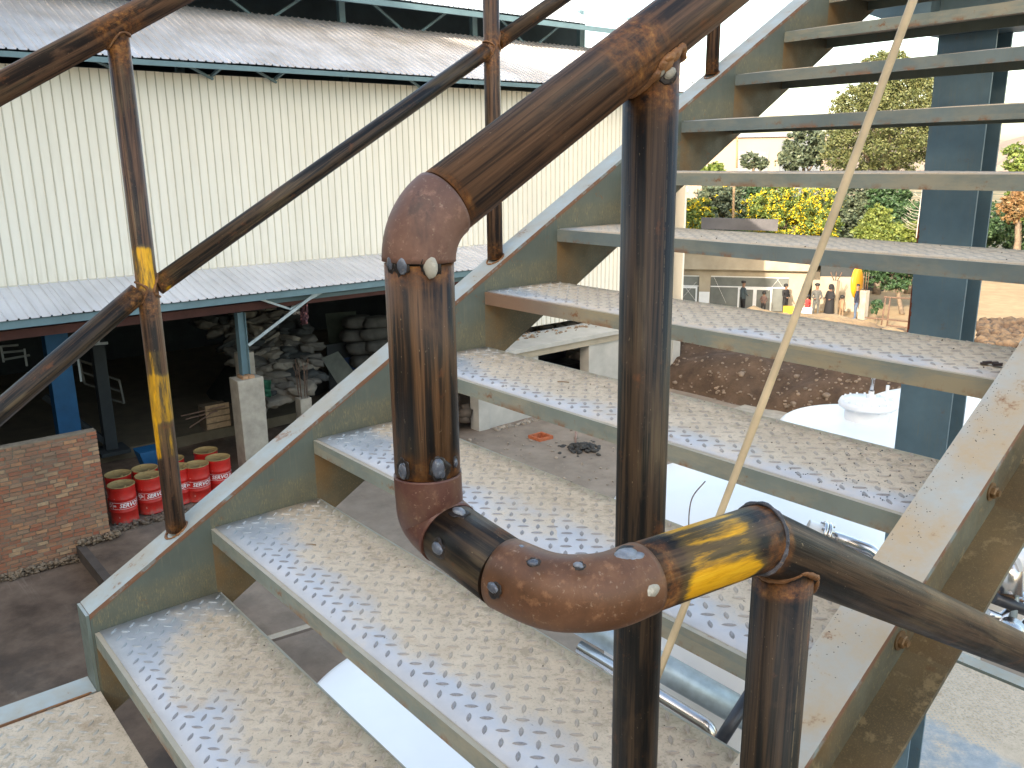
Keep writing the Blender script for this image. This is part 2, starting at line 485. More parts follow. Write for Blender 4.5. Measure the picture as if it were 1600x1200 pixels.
def mk_cream():
    t = NT('cream_cladding')
    o = t.coord('Object')
    n = t.noise(t.scale(o, (1, 1, 0.25)), 1.4, 5)
    col = t.ramp(n, [(0.3, (0.80, 0.755, 0.65)), (0.7, (0.86, 0.815, 0.715))])
    st = t.step(t.noise(t.scale(o, (6, 6, 0.5)), 1, 4), 0.55, 0.75)
    col = t.mix(t.math('MULTIPLY', st, 0.18), col, (0.52, 0.46, 0.36))
    oi = t.n('ShaderNodeObjectInfo').outputs['Random']
    col = t.mix(t.math('MULTIPLY', oi, 0.10), col, (0.60, 0.56, 0.47))
    zz = t.sep(o)[2]
    dd = t.math('MULTIPLY', t.math('SUBTRACT', 1.0, t.step(t.math('MULTIPLY', zz, 0.1), 0.0, 0.06)), t.step(t.noise(t.scale(o, (5, 5, 1)), 1, 5), 0.4, 0.7))
    col = t.mix(t.math('MULTIPLY', dd, 0.45), col, (0.45, 0.38, 0.28))
    return t.out(col, 0.42, 0, None)


M['cream'] = mk_cream()
M['cream_rib'] = flat('cream_cladding_rib', (0.56, 0.52, 0.43), 0.5, 0, 0.1, 2)


def mk_roof(name, a, b, seed):
    t = NT(name)
    o = t.pos()
    n = t.noise(o, 0.55 + seed * 0.1, 6, 0.6)
    col = t.ramp(n, [(0.34, a), (0.66, b)])
    st = t.step(t.noise(t.scale(o, (0.6, 6, 1)), 1.0, 4), 0.5, 0.75)
    col = t.mix(t.math('MULTIPLY', st, 0.35), col, tuple(x * 0.62 for x in a))
    return t.out(col, 0.38, 0.3, None)


M['roof_low'] = mk_roof('zinc_canopy_sheet', (0.55, 0.55, 0.58), (0.68, 0.68, 0.72), 0)
M['roof_mid'] = mk_roof('brown_dusty_zinc_sheet', (0.44, 0.41, 0.39), (0.66, 0.645, 0.66), 1)
M['roof_top'] = mk_roof('pale_blue_zinc_sheet', (0.50, 0.56, 0.60), (0.62, 0.68, 0.72), 2)


def mk_ground():
    t = NT('yard_ground')
    p = t.pos()
    big = t.noise(p, 0.22, 6, 0.6)
    med = t.noise(p, 1.3, 8, 0.65)
    fine = t.noise(p, 14, 6, 0.7)
    conc = t.ramp(med, [(0.32, (0.125, 0.082, 0.055)), (0.66, (0.27, 0.19, 0.135))])
    dirt = t.ramp(med, [(0.32, (0.07, 0.044, 0.029)), (0.66, (0.165, 0.108, 0.072))])
    crk = t.step(t.noise(t.scale(p, (0.35, 4.0, 1)), 1.0, 6, 0.7, 0.6), 0.58, 0.64)
    conc = t.mix(t.math('MULTIPLY', crk, 0.5), conc, (0.30, 0.225, 0.17))
    col = t.mix(t.step(big, 0.42, 0.58), conc, dirt)
    wet = t.math('MULTIPLY', t.step(t.noise(p, 0.8, 5, 0.6), 0.54, 0.66), 0.55)
    col = t.mix(wet, col, (0.050, 0.038, 0.030))
    # paler concrete apron under the stair and sandy open ground far away
    xyz = t.sep(p)
    ap = t.math('MULTIPLY', t.band(xyz[0], -17.5, 3.0, 1.2), t.band(xyz[1], 5.2, 24.0, 1.5))
    col = t.mix(t.math('MULTIPLY', ap, 0.75), col, t.ramp(med, [(0.3, (0.24, 0.195, 0.15)), (0.7, (0.36, 0.30, 0.24))]))
    sd = t.math('ADD', xyz[1], t.math('MULTIPLY', big, 6.0))
    sm = t.step(t.math('MULTIPLY', sd, 0.01), 0.29, 0.325)
    sand = t.ramp(med, [(0.3, (0.30, 0.20, 0.105)), (0.7, (0.42, 0.30, 0.165))])
    col = t.mix(sm, col, sand)
    green = t.math('MULTIPLY', t.step(t.math('MULTIPLY', sd, 0.01), 0.55, 0.70), t.step(big, 0.35, 0.6))
    col = t.mix(green, col, (0.09, 0.10, 0.045))
    bp = t.bump(fine, 0.5, 0.02)
    bp = t.bump(med, 0.4, 0.08, bp)
    return t.out(col, 0.88, 0, bp)


M['ground'] = mk_ground()


def mk_mound():
    t = NT('excavated_earth')
    p = t.pos()
    med = t.noise(p, 1.5, 8, 0.7)
    col = t.ramp(med, [(0.3, (0.045, 0.027, 0.017)), (0.55, (0.095, 0.060, 0.038)), (0.75, (0.15, 0.10, 0.068))])
    z = t.sep(p)[2]
    col = t.mix(t.step(t.math('ADD', t.math('MULTIPLY', z, 0.1), 1.0), 0.50, 0.535), col, (0.36, 0.25, 0.14))  # sunlit crest put into the colour: paler above a set height
    bp = t.bump(t.noise(p, 7, 7, 0.7), 0.9, 0.08)
    return t.out(col, 0.95, 0, bp)


M['mound'] = mk_mound()


def mk_brick():
    t = NT('yard_brick')
    oi = t.n('ShaderNodeObjectInfo').outputs['Random']
    p = t.pos()
    base = t.ramp(oi, [(0.0, (0.34, 0.11, 0.06)), (0.3, (0.38, 0.16, 0.085)), (0.5, (0.30, 0.17, 0.11)), (0.68, (0.46, 0.22, 0.11)), (0.82, (0.50, 0.33, 0.19)), (1.0, (0.24, 0.13, 0.09))])
    n = t.noise(p, 9, 6, 0.7)
    col = t.mix(t.math('MULTIPLY', t.step(n, 0.45, 0.65), 0.6), base, (0.22, 0.165, 0.115))
    big = t.noise(p, 1.1, 4)
    col = t.mix(t.math('MULTIPLY', t.step(big, 0.5, 0.65), 0.45), col, (0.16, 0.115, 0.085))
    return t.out(col, 0.9, 0, t.bump(t.noise(p, 40, 5), 0.5, 0.01))


M['brick'] = mk_brick()
M['mortar'] = flat('brick_mortar', (0.22, 0.175, 0.125), 0.95, 0, 0.25, 4, 0.4)


def leaf_mat(name, cols, tr=0.25):
    t = NT(name)
    oi = t.n('ShaderNodeVertexColor') if False else None
    p = t.pos()
    n = t.vor(p, 5.5, out=1)
    sp = t.sep(n)[0]
    col = t.ramp(sp, [(i / max(1, len(cols) - 1), c) for i, c in enumerate(cols)])
    m = t.out(col, 0.6, 0, None)
    t.b.inputs['Transmission Weight'].default_value = 0.0
    return m


M['leaf_tree'] = leaf_mat('dusty_green_leaf', [(0.055, 0.075, 0.022), (0.095, 0.11, 0.036), (0.145, 0.145, 0.055)])
M['leaf_dark'] = leaf_mat('dark_green_leaf', [(0.02, 0.05, 0.02), (0.035, 0.08, 0.03), (0.06, 0.11, 0.04)])
M['leaf_bush'] = leaf_mat('bright_green_leaf', [(0.05, 0.09, 0.02), (0.11, 0.16, 0.03), (0.16, 0.20, 0.04)])
M['leaf_yg'] = leaf_mat('yellow_green_leaf', [(0.10, 0.14, 0.022), (0.17, 0.20, 0.04), (0.07, 0.11, 0.025)])
M['flower'] = leaf_mat('yellow_flower', [(0.72, 0.52, 0.01), (0.80, 0.62, 0.02), (0.66, 0.45, 0.01)])
M['leaf_orange'] = leaf_mat('orange_brown_leaf', [(0.17, 0.09, 0.035), (0.24, 0.14, 0.06), (0.10, 0.08, 0.03)])
M['leaf_grey'] = leaf_mat('grey_green_leaf', [(0.045, 0.07, 0.045), (0.075, 0.10, 0.06), (0.11, 0.13, 0.075)])


# ------------------------------------------------------------------ mesh helpers
class MB:
    """collects geometry in world coordinates (or local ones) and links it as one mesh object"""
    def __init__(self):
        self.bm = bmesh.new()
        self.uv = None

    def box(self, a, b, mi=0, taper=None):
        x0, y0, z0 = a
        x1, y1, z1 = b
        vs = [self.bm.verts.new(c) for c in ((x0, y0, z0), (x1, y0, z0), (x1, y1, z0), (x0, y1, z0),
                                             (x0, y0, z1), (x1, y0, z1), (x1, y1, z1), (x0, y1, z1))]
        for f in ((3, 2, 1, 0), (4, 5, 6, 7), (0, 1, 5, 4), (1, 2, 6, 5), (2, 3, 7, 6), (3, 0, 4, 7)):
            fc = self.bm.faces.new([vs[i] for i in f])
            fc.material_index = mi
        return vs

    def obox(self, c, ax, ay, az, mi=0):
        c, ax, ay, az = Vector(c), Vector(ax), Vector(ay), Vector(az)
        vs = []
        for k in (-1, 1):
            for (i, j) in ((-1, -1), (1, -1), (1, 1), (-1, 1)):
                vs.append(self.bm.verts.new(c + ax * i + ay * j + az * k))
        for f in ((3, 2, 1, 0), (4, 5, 6, 7), (0, 1, 5, 4), (1, 2, 6, 5), (2, 3, 7, 6), (3, 0, 4, 7)):
            self.bm.faces.new([vs[i] for i in f]).material_index = mi
        return vs

    def bar(self, a, b, w, h=None, up=(0, 0, 1)):
        a, b = Vector(a), Vector(b)
        h = h or w
        d = b - a
        L = d.length
        d.normalize()
        s = d.cross(Vector(up))
        if s.length < 1e-4:
            s = Vector((1, 0, 0))
        s.normalize()
        u = s.cross(d)
        self.obox((a + b) / 2, d * L / 2, s * w / 2, u * h / 2)

    def quad(self, *pts, mi=0):
        f = self.bm.faces.new([self.bm.verts.new(p) for p in pts])
        f.material_index = mi
        return f

    def tube(self, pts, r, segs=24, caps=True, seam=None, v0=0.0, radii=None):
        """swept pipe with mitred rings and UV (metres round, metres along)"""
        pts = [Vector(p) for p in pts]
        if not radii:
            pts = [p for i, p in enumerate(pts) if i == 0 or (p - pts[i - 1]).length > 1e-5]
        uvl = self.bm.loops.layers.uv.verify()
        n = len(pts)
        dirs = [(pts[i + 1] - pts[i]).normalized() for i in range(n - 1)]
        ref = Vector(seam) if seam else Vector((-0.8, 0.6, 0))
        rings = []
        x = ref - dirs[0] * ref.dot(dirs[0])
        if x.length < 1e-3:
            x = dirs[0].orthogonal()
        x.normalize()
        v = v0
        vs_ = []
        for i in range(n):
            if i == 0:
                t = dirs[0]
                nrm = t
            elif i == n - 1:
                t = dirs[-1]
                nrm = t
            else:
                t = dirs[i - 1]
                nrm = (dirs[i - 1] + dirs[i]).normalized()
            if i > 0:
                v += (pts[i] - pts[i - 1]).length
            x = (x - t * x.dot(t)).normalized()
            y = t.cross(x)
            rr = radii[i] if radii else r
            ring = []
            for k in range(segs):
                a = 2 * math.pi * k / segs
                off = (x * math.cos(a) + y * math.sin(a)) * rr
                # slide along t on to the mitre plane
                s = -off.dot(nrm) / t.dot(nrm)
                ring.append(self.bm.verts.new(pts[i] + off + t * s))
            rings.append(ring)
            vs_.append(v)
        for i in range(n - 1):
            for k in range(segs):
                k2 = (k + 1) % segs
                f = self.bm.faces.new((rings[i][k], rings[i][k2], rings[i + 1][k2], rings[i + 1][k]))
                f.smooth = True
                c = 2 * math.pi * r / segs
                for lp, uvc in zip(f.loops, ((k * c, vs_[i]), ((k + 1) * c, vs_[i]), ((k + 1) * c, vs_[i + 1]), (k * c, vs_[i + 1]))):
                    lp[uvl].uv = uvc
        if caps:
            for ring, flip in ((rings[0], True), (rings[-1], False)):
                f = self.bm.faces.new(ring[::-1] if flip else ring)
        return self

    def lathe(self, prof, c=(0, 0, 0), segs=48, axis=None, smooth=True):
        c = Vector(c)
        rings = []
        q = Vector(axis).to_track_quat('Z', 'Y') if axis else None
        for (r, z) in prof:
            ring = []
            if r < 1e-6:
                p = Vector((0, 0, z))
                ring = [self.bm.verts.new(c + (q @ p if q else p))]
            else:
                for k in range(segs):
                    a = 2 * math.pi * k / segs
                    p = Vector((r * math.cos(a), r * math.sin(a), z))
                    ring.append(self.bm.verts.new(c + (q @ p if q else p)))
            rings.append(ring)
        for A, B in zip(rings[:-1], rings[1:]):
            for k in range(segs):
                k2 = (k + 1) % segs
                if len(A) == 1 and len(B) == 1:
                    continue
                if len(A) == 1:
                    f = self.bm.faces.new((A[0], B[k2], B[k])) if False else self.bm.faces.new((A[0], B[k], B[k2]))
                elif len(B) == 1:
                    f = self.bm.faces.new((A[k], A[k2], B[0]))
                else:
                    f = self.bm.faces.new((A[k], A[k2], B[k2], B[k]))
                f.smooth = smooth
        return self

    def blob(self, c, r, sub=1, squash=(1, 1, 1), jitter=0.0, rng=random):
        m = Matrix.Translation(Vector(c)) @ Matrix.Diagonal((r * squash[0], r * squash[1], r * squash[2], 1))
        res = bmesh.ops.create_icosphere(self.bm, subdivisions=sub, radius=1.0, matrix=m)
        for v in res['verts']:
            if jitter:
                v.co += Vector((rng.uniform(-1, 1), rng.uniform(-1, 1), rng.uniform(-1, 1))) * jitter
            for f in v.link_faces:
                f.smooth = True
        return res['verts']

    def prism(self, poly, y0, y1, sh=lambda y: 0.0, uvtop=None, cut=None):
        """poly of (x, z) swept along y with shear sh(y); UV = (y, depth below uvtop)"""
        uvl = self.bm.loops.layers.uv.verify()
        A = [self.bm.verts.new((x, y0, z + sh(y0))) for x, z in poly]
        B = [self.bm.verts.new((x, y1, z + sh(y1))) for x, z in poly]
        n = len(poly)
        for i in range(n):
            j = (i + 1) % n
            f = self.bm.faces.new((A[i], A[j], B[j], B[i]))
            for lp, (yy, pz) in zip(f.loops, ((y0, poly[i][1]), (y0, poly[j][1]), (y1, poly[j][1]), (y1, poly[i][1]))):
                lp[uvl].uv = (yy, (uvtop or 0) - pz)
        self.bm.faces.new(A[::-1])
        self.bm.faces.new(B)
        return self

    def build(self, name, mat, parent=None, bevel=0.0, smooth=False, local=False):
        bmesh.ops.recalc_face_normals(self.bm, faces=self.bm.faces[:])
        if bevel:
            bmesh.ops.bevel(self.bm, geom=[e for e in self.bm.edges if e.calc_face_angle(0) > 0.6], offset=bevel, segments=2,
                            affect='EDGES', profile=0.6, clamp_overlap=True)
        org = Vector((0, 0, 0))
        if parent is not None and not local:
            org = world_loc(parent)
            bmesh.ops.translate(self.bm, verts=self.bm.verts[:], vec=-org)
        me = bpy.data.meshes.new(name)
        self.bm.to_mesh(me)
        self.bm.free()
        mats = mat if isinstance(mat, (list, tuple)) else [mat]
        for m in mats:
            me.materials.append(m)
        if smooth:
            for p in me.polygons:
                p.use_smooth = True
        o = bpy.data.objects.new(name, me)
        COL.objects.link(o)
        if parent is not None:
            o.parent = parent
        return o


def thicken(bm, vec):
    r_ = bmesh.ops.extrude_face_region(bm, geom=bm.faces[:])
    for v in [g for g in r_['geom'] if isinstance(g, bmesh.types.BMVert)]:
        v.co += Vector(vec)


def world_loc(o):
    v = Vector((0, 0, 0))
    while o is not None:
        v += o.location
        o = o.parent
    return v


def tag(o, label=None, cat=None, group=None, kind=None):
    if label:
        o['label'] = label
    if cat:
        o['category'] = cat
    if group:
        o['group'] = group
    if kind:
        o['kind'] = kind
    return o


def thing(name, loc, label, cat, group=None):
    o = bpy.data.objects.new(name, None)
    o.empty_display_size = 0.1
    o.location = loc
    COL.objects.link(o)
    return tag(o, label, cat, group)


def copy_tree(o, loc=None, parent=None):
    kids = list(o.children)
    c = o.copy()
    COL.objects.link(c)
    if parent is not None:
        c.parent = parent
    if loc is not None:
        c.location = loc
    for k in kids:
        copy_tree(k, None, c)
    return c


def arc(p0, corner, p1, n=10):
    """circular fillet from p0 to p1 tangent to the legs that meet at corner"""
    p0, corner, p1 = Vector(p0), Vector(corner), Vector(p1)
    a = (p0 - corner)
    b = (p1 - corner)
    L = a.length
    a.normalize()
    b.normalize()
    half = a.angle(b) / 2
    R = L * math.tan(half)
    cen = corner + (a + b).normalized() * (R / math.sin(half))
    u = (p0 - cen).normalized()
    w = (p1 - cen).normalized()
    ang = u.angle(w)
    out = []
    if ang < 1e-4:
        return [p0, p1]
    for i in range(n + 1):
        t = ang * i / n
        s = math.sin(ang)
        out.append(cen + (u * math.sin(ang - t) / s + w * math.sin(t) / s) * R)
    return out


# ------------------------------------------------------------------ stair numbers
G, RISE, WID = 0.30, 0.171939, 1.487117
SL = RISE / G
Z0, DEP, BF, LIP = 0.046469, 0.287332, 0.079947, 0.040
YL, ZL = 0.2944, 0.0107


def top(y):
    return SL * y + Z0


# ------------------------------------------------------------------ ground and far setting
gm = MB()
GZ = -6.6
import itertools
xs = [-900, -300, -120, -60, -40, -30, -24] + [x * 0.5 for x in range(-44, 20)] + [12, 20, 60, 300, 900]
ys = [-900, -300, -60, -20, -8] + sorted([y * 0.5 for y in range(-8, 76)] + [3.43, 3.46]) + [40, 46, 54, 70, 100, 160, 300, 900]


def ghe(x, y):
    z = GZ
    if -45 < x < 20 and -10 < y < 60:
        z += 0.05 * mnoise.noise(Vector((x * 0.6, y * 0.6, 0))) + 0.02 * mnoise.noise(Vector((x * 2.3, y * 2.3, 3)))
    if y < 3.45 and -24 < x < 12:
        z -= 0.30
    return z


gv = [[gm.bm.verts.new((x, y, ghe(x, y))) for y in ys] for x in xs]
for i in range(len(xs) - 1):
    for j in range(len(ys) - 1):
        # leave the inspection pit open
        cx_, cy_ = (xs[i] + xs[i + 1]) / 2, (ys[j] + ys[j + 1]) / 2
        if abs(cx_ + 15.75) < 0.2 and abs(cy_ - 15.75) < 0.2:
            continue
        f = gm.bm.faces.new((gv[i][j], gv[i + 1][j], gv[i + 1][j + 1], gv[i][j + 1]))
        f.smooth = True
tag(gm.build('ground', M['ground']), kind='structure')

# raised concrete edge below the brick wall
m = MB()
m.box((-17.4, 3.435, -7.05), (-9.5, 3.60, -6.575))
tag(m.build('kerb_edge', flat('kerb_concrete', (0.085, 0.065, 0.052), 0.9, 0, 0.25, 2, 0.4)), kind='structure')

# hills
m = MB()
hill_pts = []
for i in range(60):
    x = -520 + i * 14
    h = 14 + 26 * max(0, mnoise.noise(Vector((i * 0.11, 2.1, 0)))) + 10 * mnoise.noise(Vector((i * 0.33, 7, 0)))
    hill_pts.append((x, 520 + 60 * math.sin(i * 0.2), h))
for a, b in zip(hill_pts[:-1], hill_pts[1:]):
    m.quad((a[0], a[1], -8), (b[0], b[1], -8), (b[0], b[1] + 60, b[2]), (a[0], a[1] + 60, a[2]))
    m.quad((a[0], a[1] + 60, a[2]), (b[0], b[1] + 60, b[2]), (b[0], b[1] + 220, -8), (a[0], a[1] + 220, -8))
tag(m.build('hills', flat('dry_hills', (0.22, 0.18, 0.15), 0.95, 0, 0.2, 0.03)), kind='structure')

# ------------------------------------------------------------------ unseen blocks added behind the camera to shade the yard
m = MB()
m.box((-70, -32, -7.1), (46, -20, 15.7))
bt = thing('shade_block', (0, -26, -6.9), 'long plain block added unseen behind the stair to shade the yard', 'building')
m.build('wall', M['plaster'], bt)
m = MB()
m.box((-70.3, -32.3, 15.7), (46.3, -19.7, 15.9))
m.build('roof', M['concrete'], bt)
m = MB()
m.box((-15, -30, 15.9), (-1.5, -20, 21.8))
m.build('shade_tower', M['plaster'], bt)  # taller unseen part, added to keep the sun off the cream wall

# ------------------------------------------------------------------ staircase
stair = thing('steel_staircase', (0, YL, 0), 'open steel staircase with dusty checker plate treads and grey green stringers rising to the right', 'staircase')
THK = 0.007
cyc = lambda y: top(y)


def stringer(x, sgn, y0, y1, name='stringer', mat=None, label=None, sh=None, flm=None, flt=None):
    sh = sh or cyc
    e = x + sgn * BF
    w = x + sgn * THK
    s = MB()
    s.prism([(x, -0.0107), (w, -0.0107), (w, -DEP + 0.0107), (x, -DEP + 0.0107)], y0, y1, sh, 0.0)
    so = s.build(name, mat or M['web'], stair)
    for (za, zb, nm) in ((0, -0.0105, 'top_flange'), (-DEP + 0.0105, -DEP, 'bottom_flange')):
        f = MB()
        f.prism([(x, za), (e, za), (e, zb), (x, zb)], y0, y1, sh, 0.0)
        f.build(nm, flm or ((flt or M['flange']) if nm == 'top_flange' else (mat or M['web'])), so)
    if label:
        so['label'] = label
    return so


ls = stringer(0.0, -1, YL, 4.3, label='left stringer with rust along its welded edge')
rs = stringer(WID, 1, YL, 4.3, mat=M['web_rusty'], flt=M['flange_dusty'], label='right stringer with brown dirt in its web and two bolts')
# flange top right gets its own sky-pale tone through M['flange']
# closing plates on the lower stringer ends
for x0 in (-BF, WID + THK):
    m = MB()
    m.box((x0, YL - 0.008, ZL - 0.18), (x0 + BF - THK if x0 > 0 else -0.0005, YL - 0.0005, top(YL) - 0.002))
    m.build('end_plate', M['paint'], ls if x0 < 0 else rs)

# raised lozenges of one tread: two mirrored sets at +-45 degrees
PL, PWD = 0.0128, 0.0043
TD = 0.298 - 0.0


def lozenges(bmx, x0, x1, y0, y1, pitch=0.0300, zt=0.0, h=0.0021, ph=(0.0, 0.0)):
    """checker plate pattern: lens shapes at alternating 45 degree headings on a square lattice turned by 45 degrees"""
    c45 = math.sqrt(0.5)
    n = int((abs(x1 - x0) + abs(y1 - y0)) / pitch) + 4
    for i in range(-n, n):
        for j in range(-n, n):
            cx = x0 + ph[0] + (i - j) * pitch * c45
            cy = y0 + ph[1] + (i + j) * pitch * c45
            if not (x0 + 0.008 < cx < x1 - 0.008 and y0 + 0.008 < cy < y1 - 0.008):
                continue
            a = math.pi / 4 if (i + j) % 2 == 0 else -math.pi / 4
            ca, sa = math.cos(a), math.sin(a)
            outl = [(-PL, 0), (-PL * 0.5, PWD * 0.8), (0, PWD), (PL * 0.5, PWD * 0.8), (PL, 0), (PL * 0.5, -PWD * 0.8), (0, -PWD), (-PL * 0.5, -PWD * 0.8)]
            base = [bmx.verts.new((cx + px * ca - py * sa, cy + px * sa + py * ca, zt)) for px, py in outl]
            tp = [bmx.verts.new((cx + px * 0.72 * ca - py * 0.5 * sa, cy + px * 0.72 * sa + py * 0.5 * ca, zt + h)) for px, py in outl]
            for k in range(8):
                k2 = (k + 1) % 8
                bmx.faces.new((base[k], base[k2], tp[k2], tp[k]))
            bmx.faces.new(tp)


def tread_meshes():
    # plate: a slightly warped sheet
    b = bmesh.new()
    nx, ny = 30, 6
    y_a, y_b = 0.011, 0.302
    gr = []
    for i in range(nx + 1):
        col = []
        for j in range(ny + 1):
            x = 0.001 + (WID - 0.002) * i / nx
            y = y_a + (y_b - y_a) * j / ny
            z = 0.0012 * math.sin(x * 7 + y * 9)
            col.append(b.verts.new((x, y, z)))
        gr.append(col)
    for i in range(nx):
        for j in range(ny):
            f = b.faces.new((gr[i][j], gr[i + 1][j], gr[i + 1][j + 1], gr[i][j + 1]))
            f.smooth = True
    r_ = bmesh.ops.extrude_face_region(b, geom=b.faces[:])
    for v in [g for g in r_['geom'] if isinstance(g, bmesh.types.BMVert)]:
        v.co.z -= 0.0055
    bmesh.ops.recalc_face_normals(b, faces=b.faces[:])
    pm = bpy.data.meshes.new('tread')
    b.to_mesh(pm)
    b.free()
    pm.materials.append(M['plate'])
    lms = []
    for hh, mt in ((0.0021, 'raised'), (0.0008, 'raised_dusty')):
        b = bmesh.new()
        lozenges(b, 0.004, WID - 0.004, y_a + 0.004, y_b, h=hh)
        for v in b.verts:
            v.co.z += 0.0012 * math.sin(v.co.x * 7 + v.co.y * 9) + 0.0001
        lm = bpy.data.meshes.new('raised_pattern')
        b.to_mesh(lm)
        b.free()
        lm.materials.append(M[mt])
        lms.append(lm)
    lm = lms

    def angle(mat, y, sg, nm):
        mb = MB()
        prof = [(0, -0.0025), (sg * 0.0115, -0.0025), (sg * 0.0115, -0.0065), (sg * 0.005, -0.0065), (sg * 0.005, -LIP), (0, -LIP)]
        uvl = mb.bm.loops.layers.uv.verify()
        A = [mb.bm.verts.new((0.0005, y + a, z)) for a, z in prof]
        B = [mb.bm.verts.new((WID - 0.0005, y + a, z)) for a, z in prof]
        for i in range(6):
            j = (i + 1) % 6
            mb.bm.faces.new((A[i], A[j], B[j], B[i]))
        mb.bm.faces.new(A[::-1])
        mb.bm.faces.new(B)
        bmesh.ops.recalc_face_normals(mb.bm, faces=mb.bm.faces[:])
        me = bpy.data.meshes.new(nm)
        mb.bm.to_mesh(me)
        mb.bm.free()
        me.materials.append(mat)
        return me
    fr = {k: angle(M[k], 0.0, 1, 'nosing_angle') for k in ('lip', 'lip_blue', 'lip_rust')}
    bk = angle(M['paint'], 0.309, -1, 'rear_angle')
    return pm, lm, fr, bk


pm, lm, fr, bk = tread_meshes()
DZ = {1: -0.006, 2: 0.002, 3: 0.002, 5: 0.001}
LIPM = {5: 'lip_rust', 1: 'lip', 2: 'lip', 3: 'lip', 4: 'lip', 6: 'lip_blue', 7: 'lip', 8: 'lip_blue', 9: 'lip_blue', 10: 'lip'}
for n in range(1, 15):
    o = bpy.data.objects.new('tread', pm)
    o.location = (0, n * G - YL, n * RISE + DZ.get(n, 0))
    o.parent = stair
    COL.objects.link(o)
    for me, nm in ((lm[0] if n < 6 else lm[1], 'raised_pattern'), (fr[LIPM.get(n, 'lip')], 'nosing_angle'), (bk, 'rear_angle')):
        c = bpy.data.objects.new(nm, me)
        c.parent = o
        COL.objects.link(c)
        if nm == 'raised_pattern':
            c['kind'] = 'stuff'
    if n == 5:
        o['label'] = 'tread with a rusty brown nosing'


def hexbolt(c, axis, parent, mat):
    mb = MB()
    c = Vector(c)
    ax = Vector(axis)
    mb.lathe([(0, 0), (0.017, 0), (0.017, 0.0028), (0.0, 0.0028)], c, 20, axis, smooth=False)
    mb.lathe([(0, 0.0029), (0.0112, 0.0029), (0.0112, 0.0095), (0.0095, 0.0112), (0, 0.0112)], c, 6, axis, smooth=False)
    mb.lathe([(0, 0.0113), (0.0062, 0.0113), (0.0062, 0.016), (0, 0.016)], c, 12, axis, smooth=False)
    return mb.build('bolt', mat, parent)


for (bx, by) in ((1548, 768), (1405, 1000)):
    d = CROT @ Vector(((bx - 800) / FPX, -(by - 600) / FPX, -1.0))
    tt = (WID + THK - CAM.x) / d.x
    hexbolt(CAM + d * tt, (1, 0, 0), rs, flat('rusty_bolt', (0.26, 0.16, 0.08), 0.55, 0.4, 0.4, 60))

# upper end of the stair: supporting cross beam and top landing
m = MB()
m.box((-0.2, 4.32, 2.36), (3.2, 6.0, 2.41))
m.build('top_landing', M['plate'], stair)
m = MB()
m.box((-0.2, 4.305, 2.16), (3.2, 4.318, 2.41))
m.build('landing_beam', M['paint'], stair)

# the landing where the picture was taken
land = thing('stair_landing', (1.5, -0.5, 0), 'dusty checker plate landing at the foot of the stair with channel edge', 'landing')
m = MB()
m.box((0.003, -1.5, ZL - 0.006), (3.3, YL - 0.001, ZL))
m.build('floor_plate', M['plate_dusty'], land)
m = MB()
lozenges(m.bm, 0.005, 0.75, -0.55, YL - 0.004, zt=ZL + 0.0002, ph=(0.011, 0.006))
tag(m.build('raised_pattern', M['raised_dusty'], land), kind='stuff')
m = MB()
m.prism([(-BF, 0), (0, 0), (0, -0.008), (-BF, -0.008)], -1.5, YL - 0.009, lambda y: ZL + 0.003, 0)
m.prism([(-0.008, -0.0085), (0, -0.0085), (0, -0.2), (-0.008, -0.2)], -1.5, YL - 0.009, lambda y: ZL + 0.003, 0)
m.build('edge_channel', M['flange'], land)
m = MB()
m.box((0.003, YL - 0.012, -0.2), (3.3, YL - 0.003, ZL - 0.0065))
m.build('edge_beam', M['web'], land)
m = MB()
m.bar((-0.0015, -1.4, ZL + 0.0035), (-0.0015, YL - 0.02, ZL + 0.0035), 0.004, 0.002)
m.build('rust_seam', M['weld'], land)

# lower flight stringer that carries the second newel
lo = lambda y: 0.165 - SL * (y - YL)
stringer(1.66, 1, YL, 5.6, name='lower_flight_stringer', sh=lo)

# lower landing seen far below between the stringers
ll = thing('lower_landing', (0.8, 6.0, -3.0), 'dusty steel platform far below at the lower right edge of the picture', 'landing')
m = MB()
m.box((-1.6, 4.9, -3.006), (3.0, 7.02, -3.0))
m.build('floor_plate', M['plate_dusty'], ll)
m = MB()
lozenges(m.bm, -0.95, 0.15, 5.4, 7.0, zt=-3.0, ph=(0.0, 0.0), pitch=0.034, h=0.002)
tag(m.build('raised_pattern', M['raised_dusty'], ll), kind='stuff')
m = MB()
m.box((-1.6, 7.05, -3.2), (3.0, 7.2, -2.99))
m.build('edge_channel', M['paint'], ll)
for x in (-1.5, 2.8):
    m = MB()
    m.box((x, 7.05, -6.7), (x + 0.15, 7.2, -3.2005))
    m.build('support_post', M['column'], ll)

# ------------------------------------------------------------------ big H column behind the stair
A = at(1518, 377, 4.05)
cx1, cy1 = A.x, A.y
colm = thing('steel_column', (cx1 - 0.13, cy1 + 0.09, -6.6), 'tall blue grey H section steel column behind the treads', 'column')
m = MB()
m.box((cx1 - 0.26, cy1, -6.6), (cx1, cy1 + 0.012, 1.79))
m.build('front_flange', M['column'], colm)
m = MB()
m.box((cx1 - 0.26, cy1 + 0.163, -6.6), (cx1, cy1 + 0.175, 1.79))
m.build('rear_flange', M['column'], colm)
m = MB()
m.box((cx1 - 0.135, cy1 + 0.0125, -6.6), (cx1 - 0.125, cy1 + 0.1625, 1.79))
m.build('web', M['column'], colm)
m = MB()
m.box((cx1 - 0.30, cy1 - 0.03, 1.791), (1.75, cy1 + 0.2, 1.805))
m.box((cx1 - 0.30, cy1 + 0.07, 1.806), (1.75, cy1 + 0.08, 2.05))
m.box((cx1 - 0.30, cy1 - 0.03, 2.051), (1.75, cy1 + 0.2, 2.065))
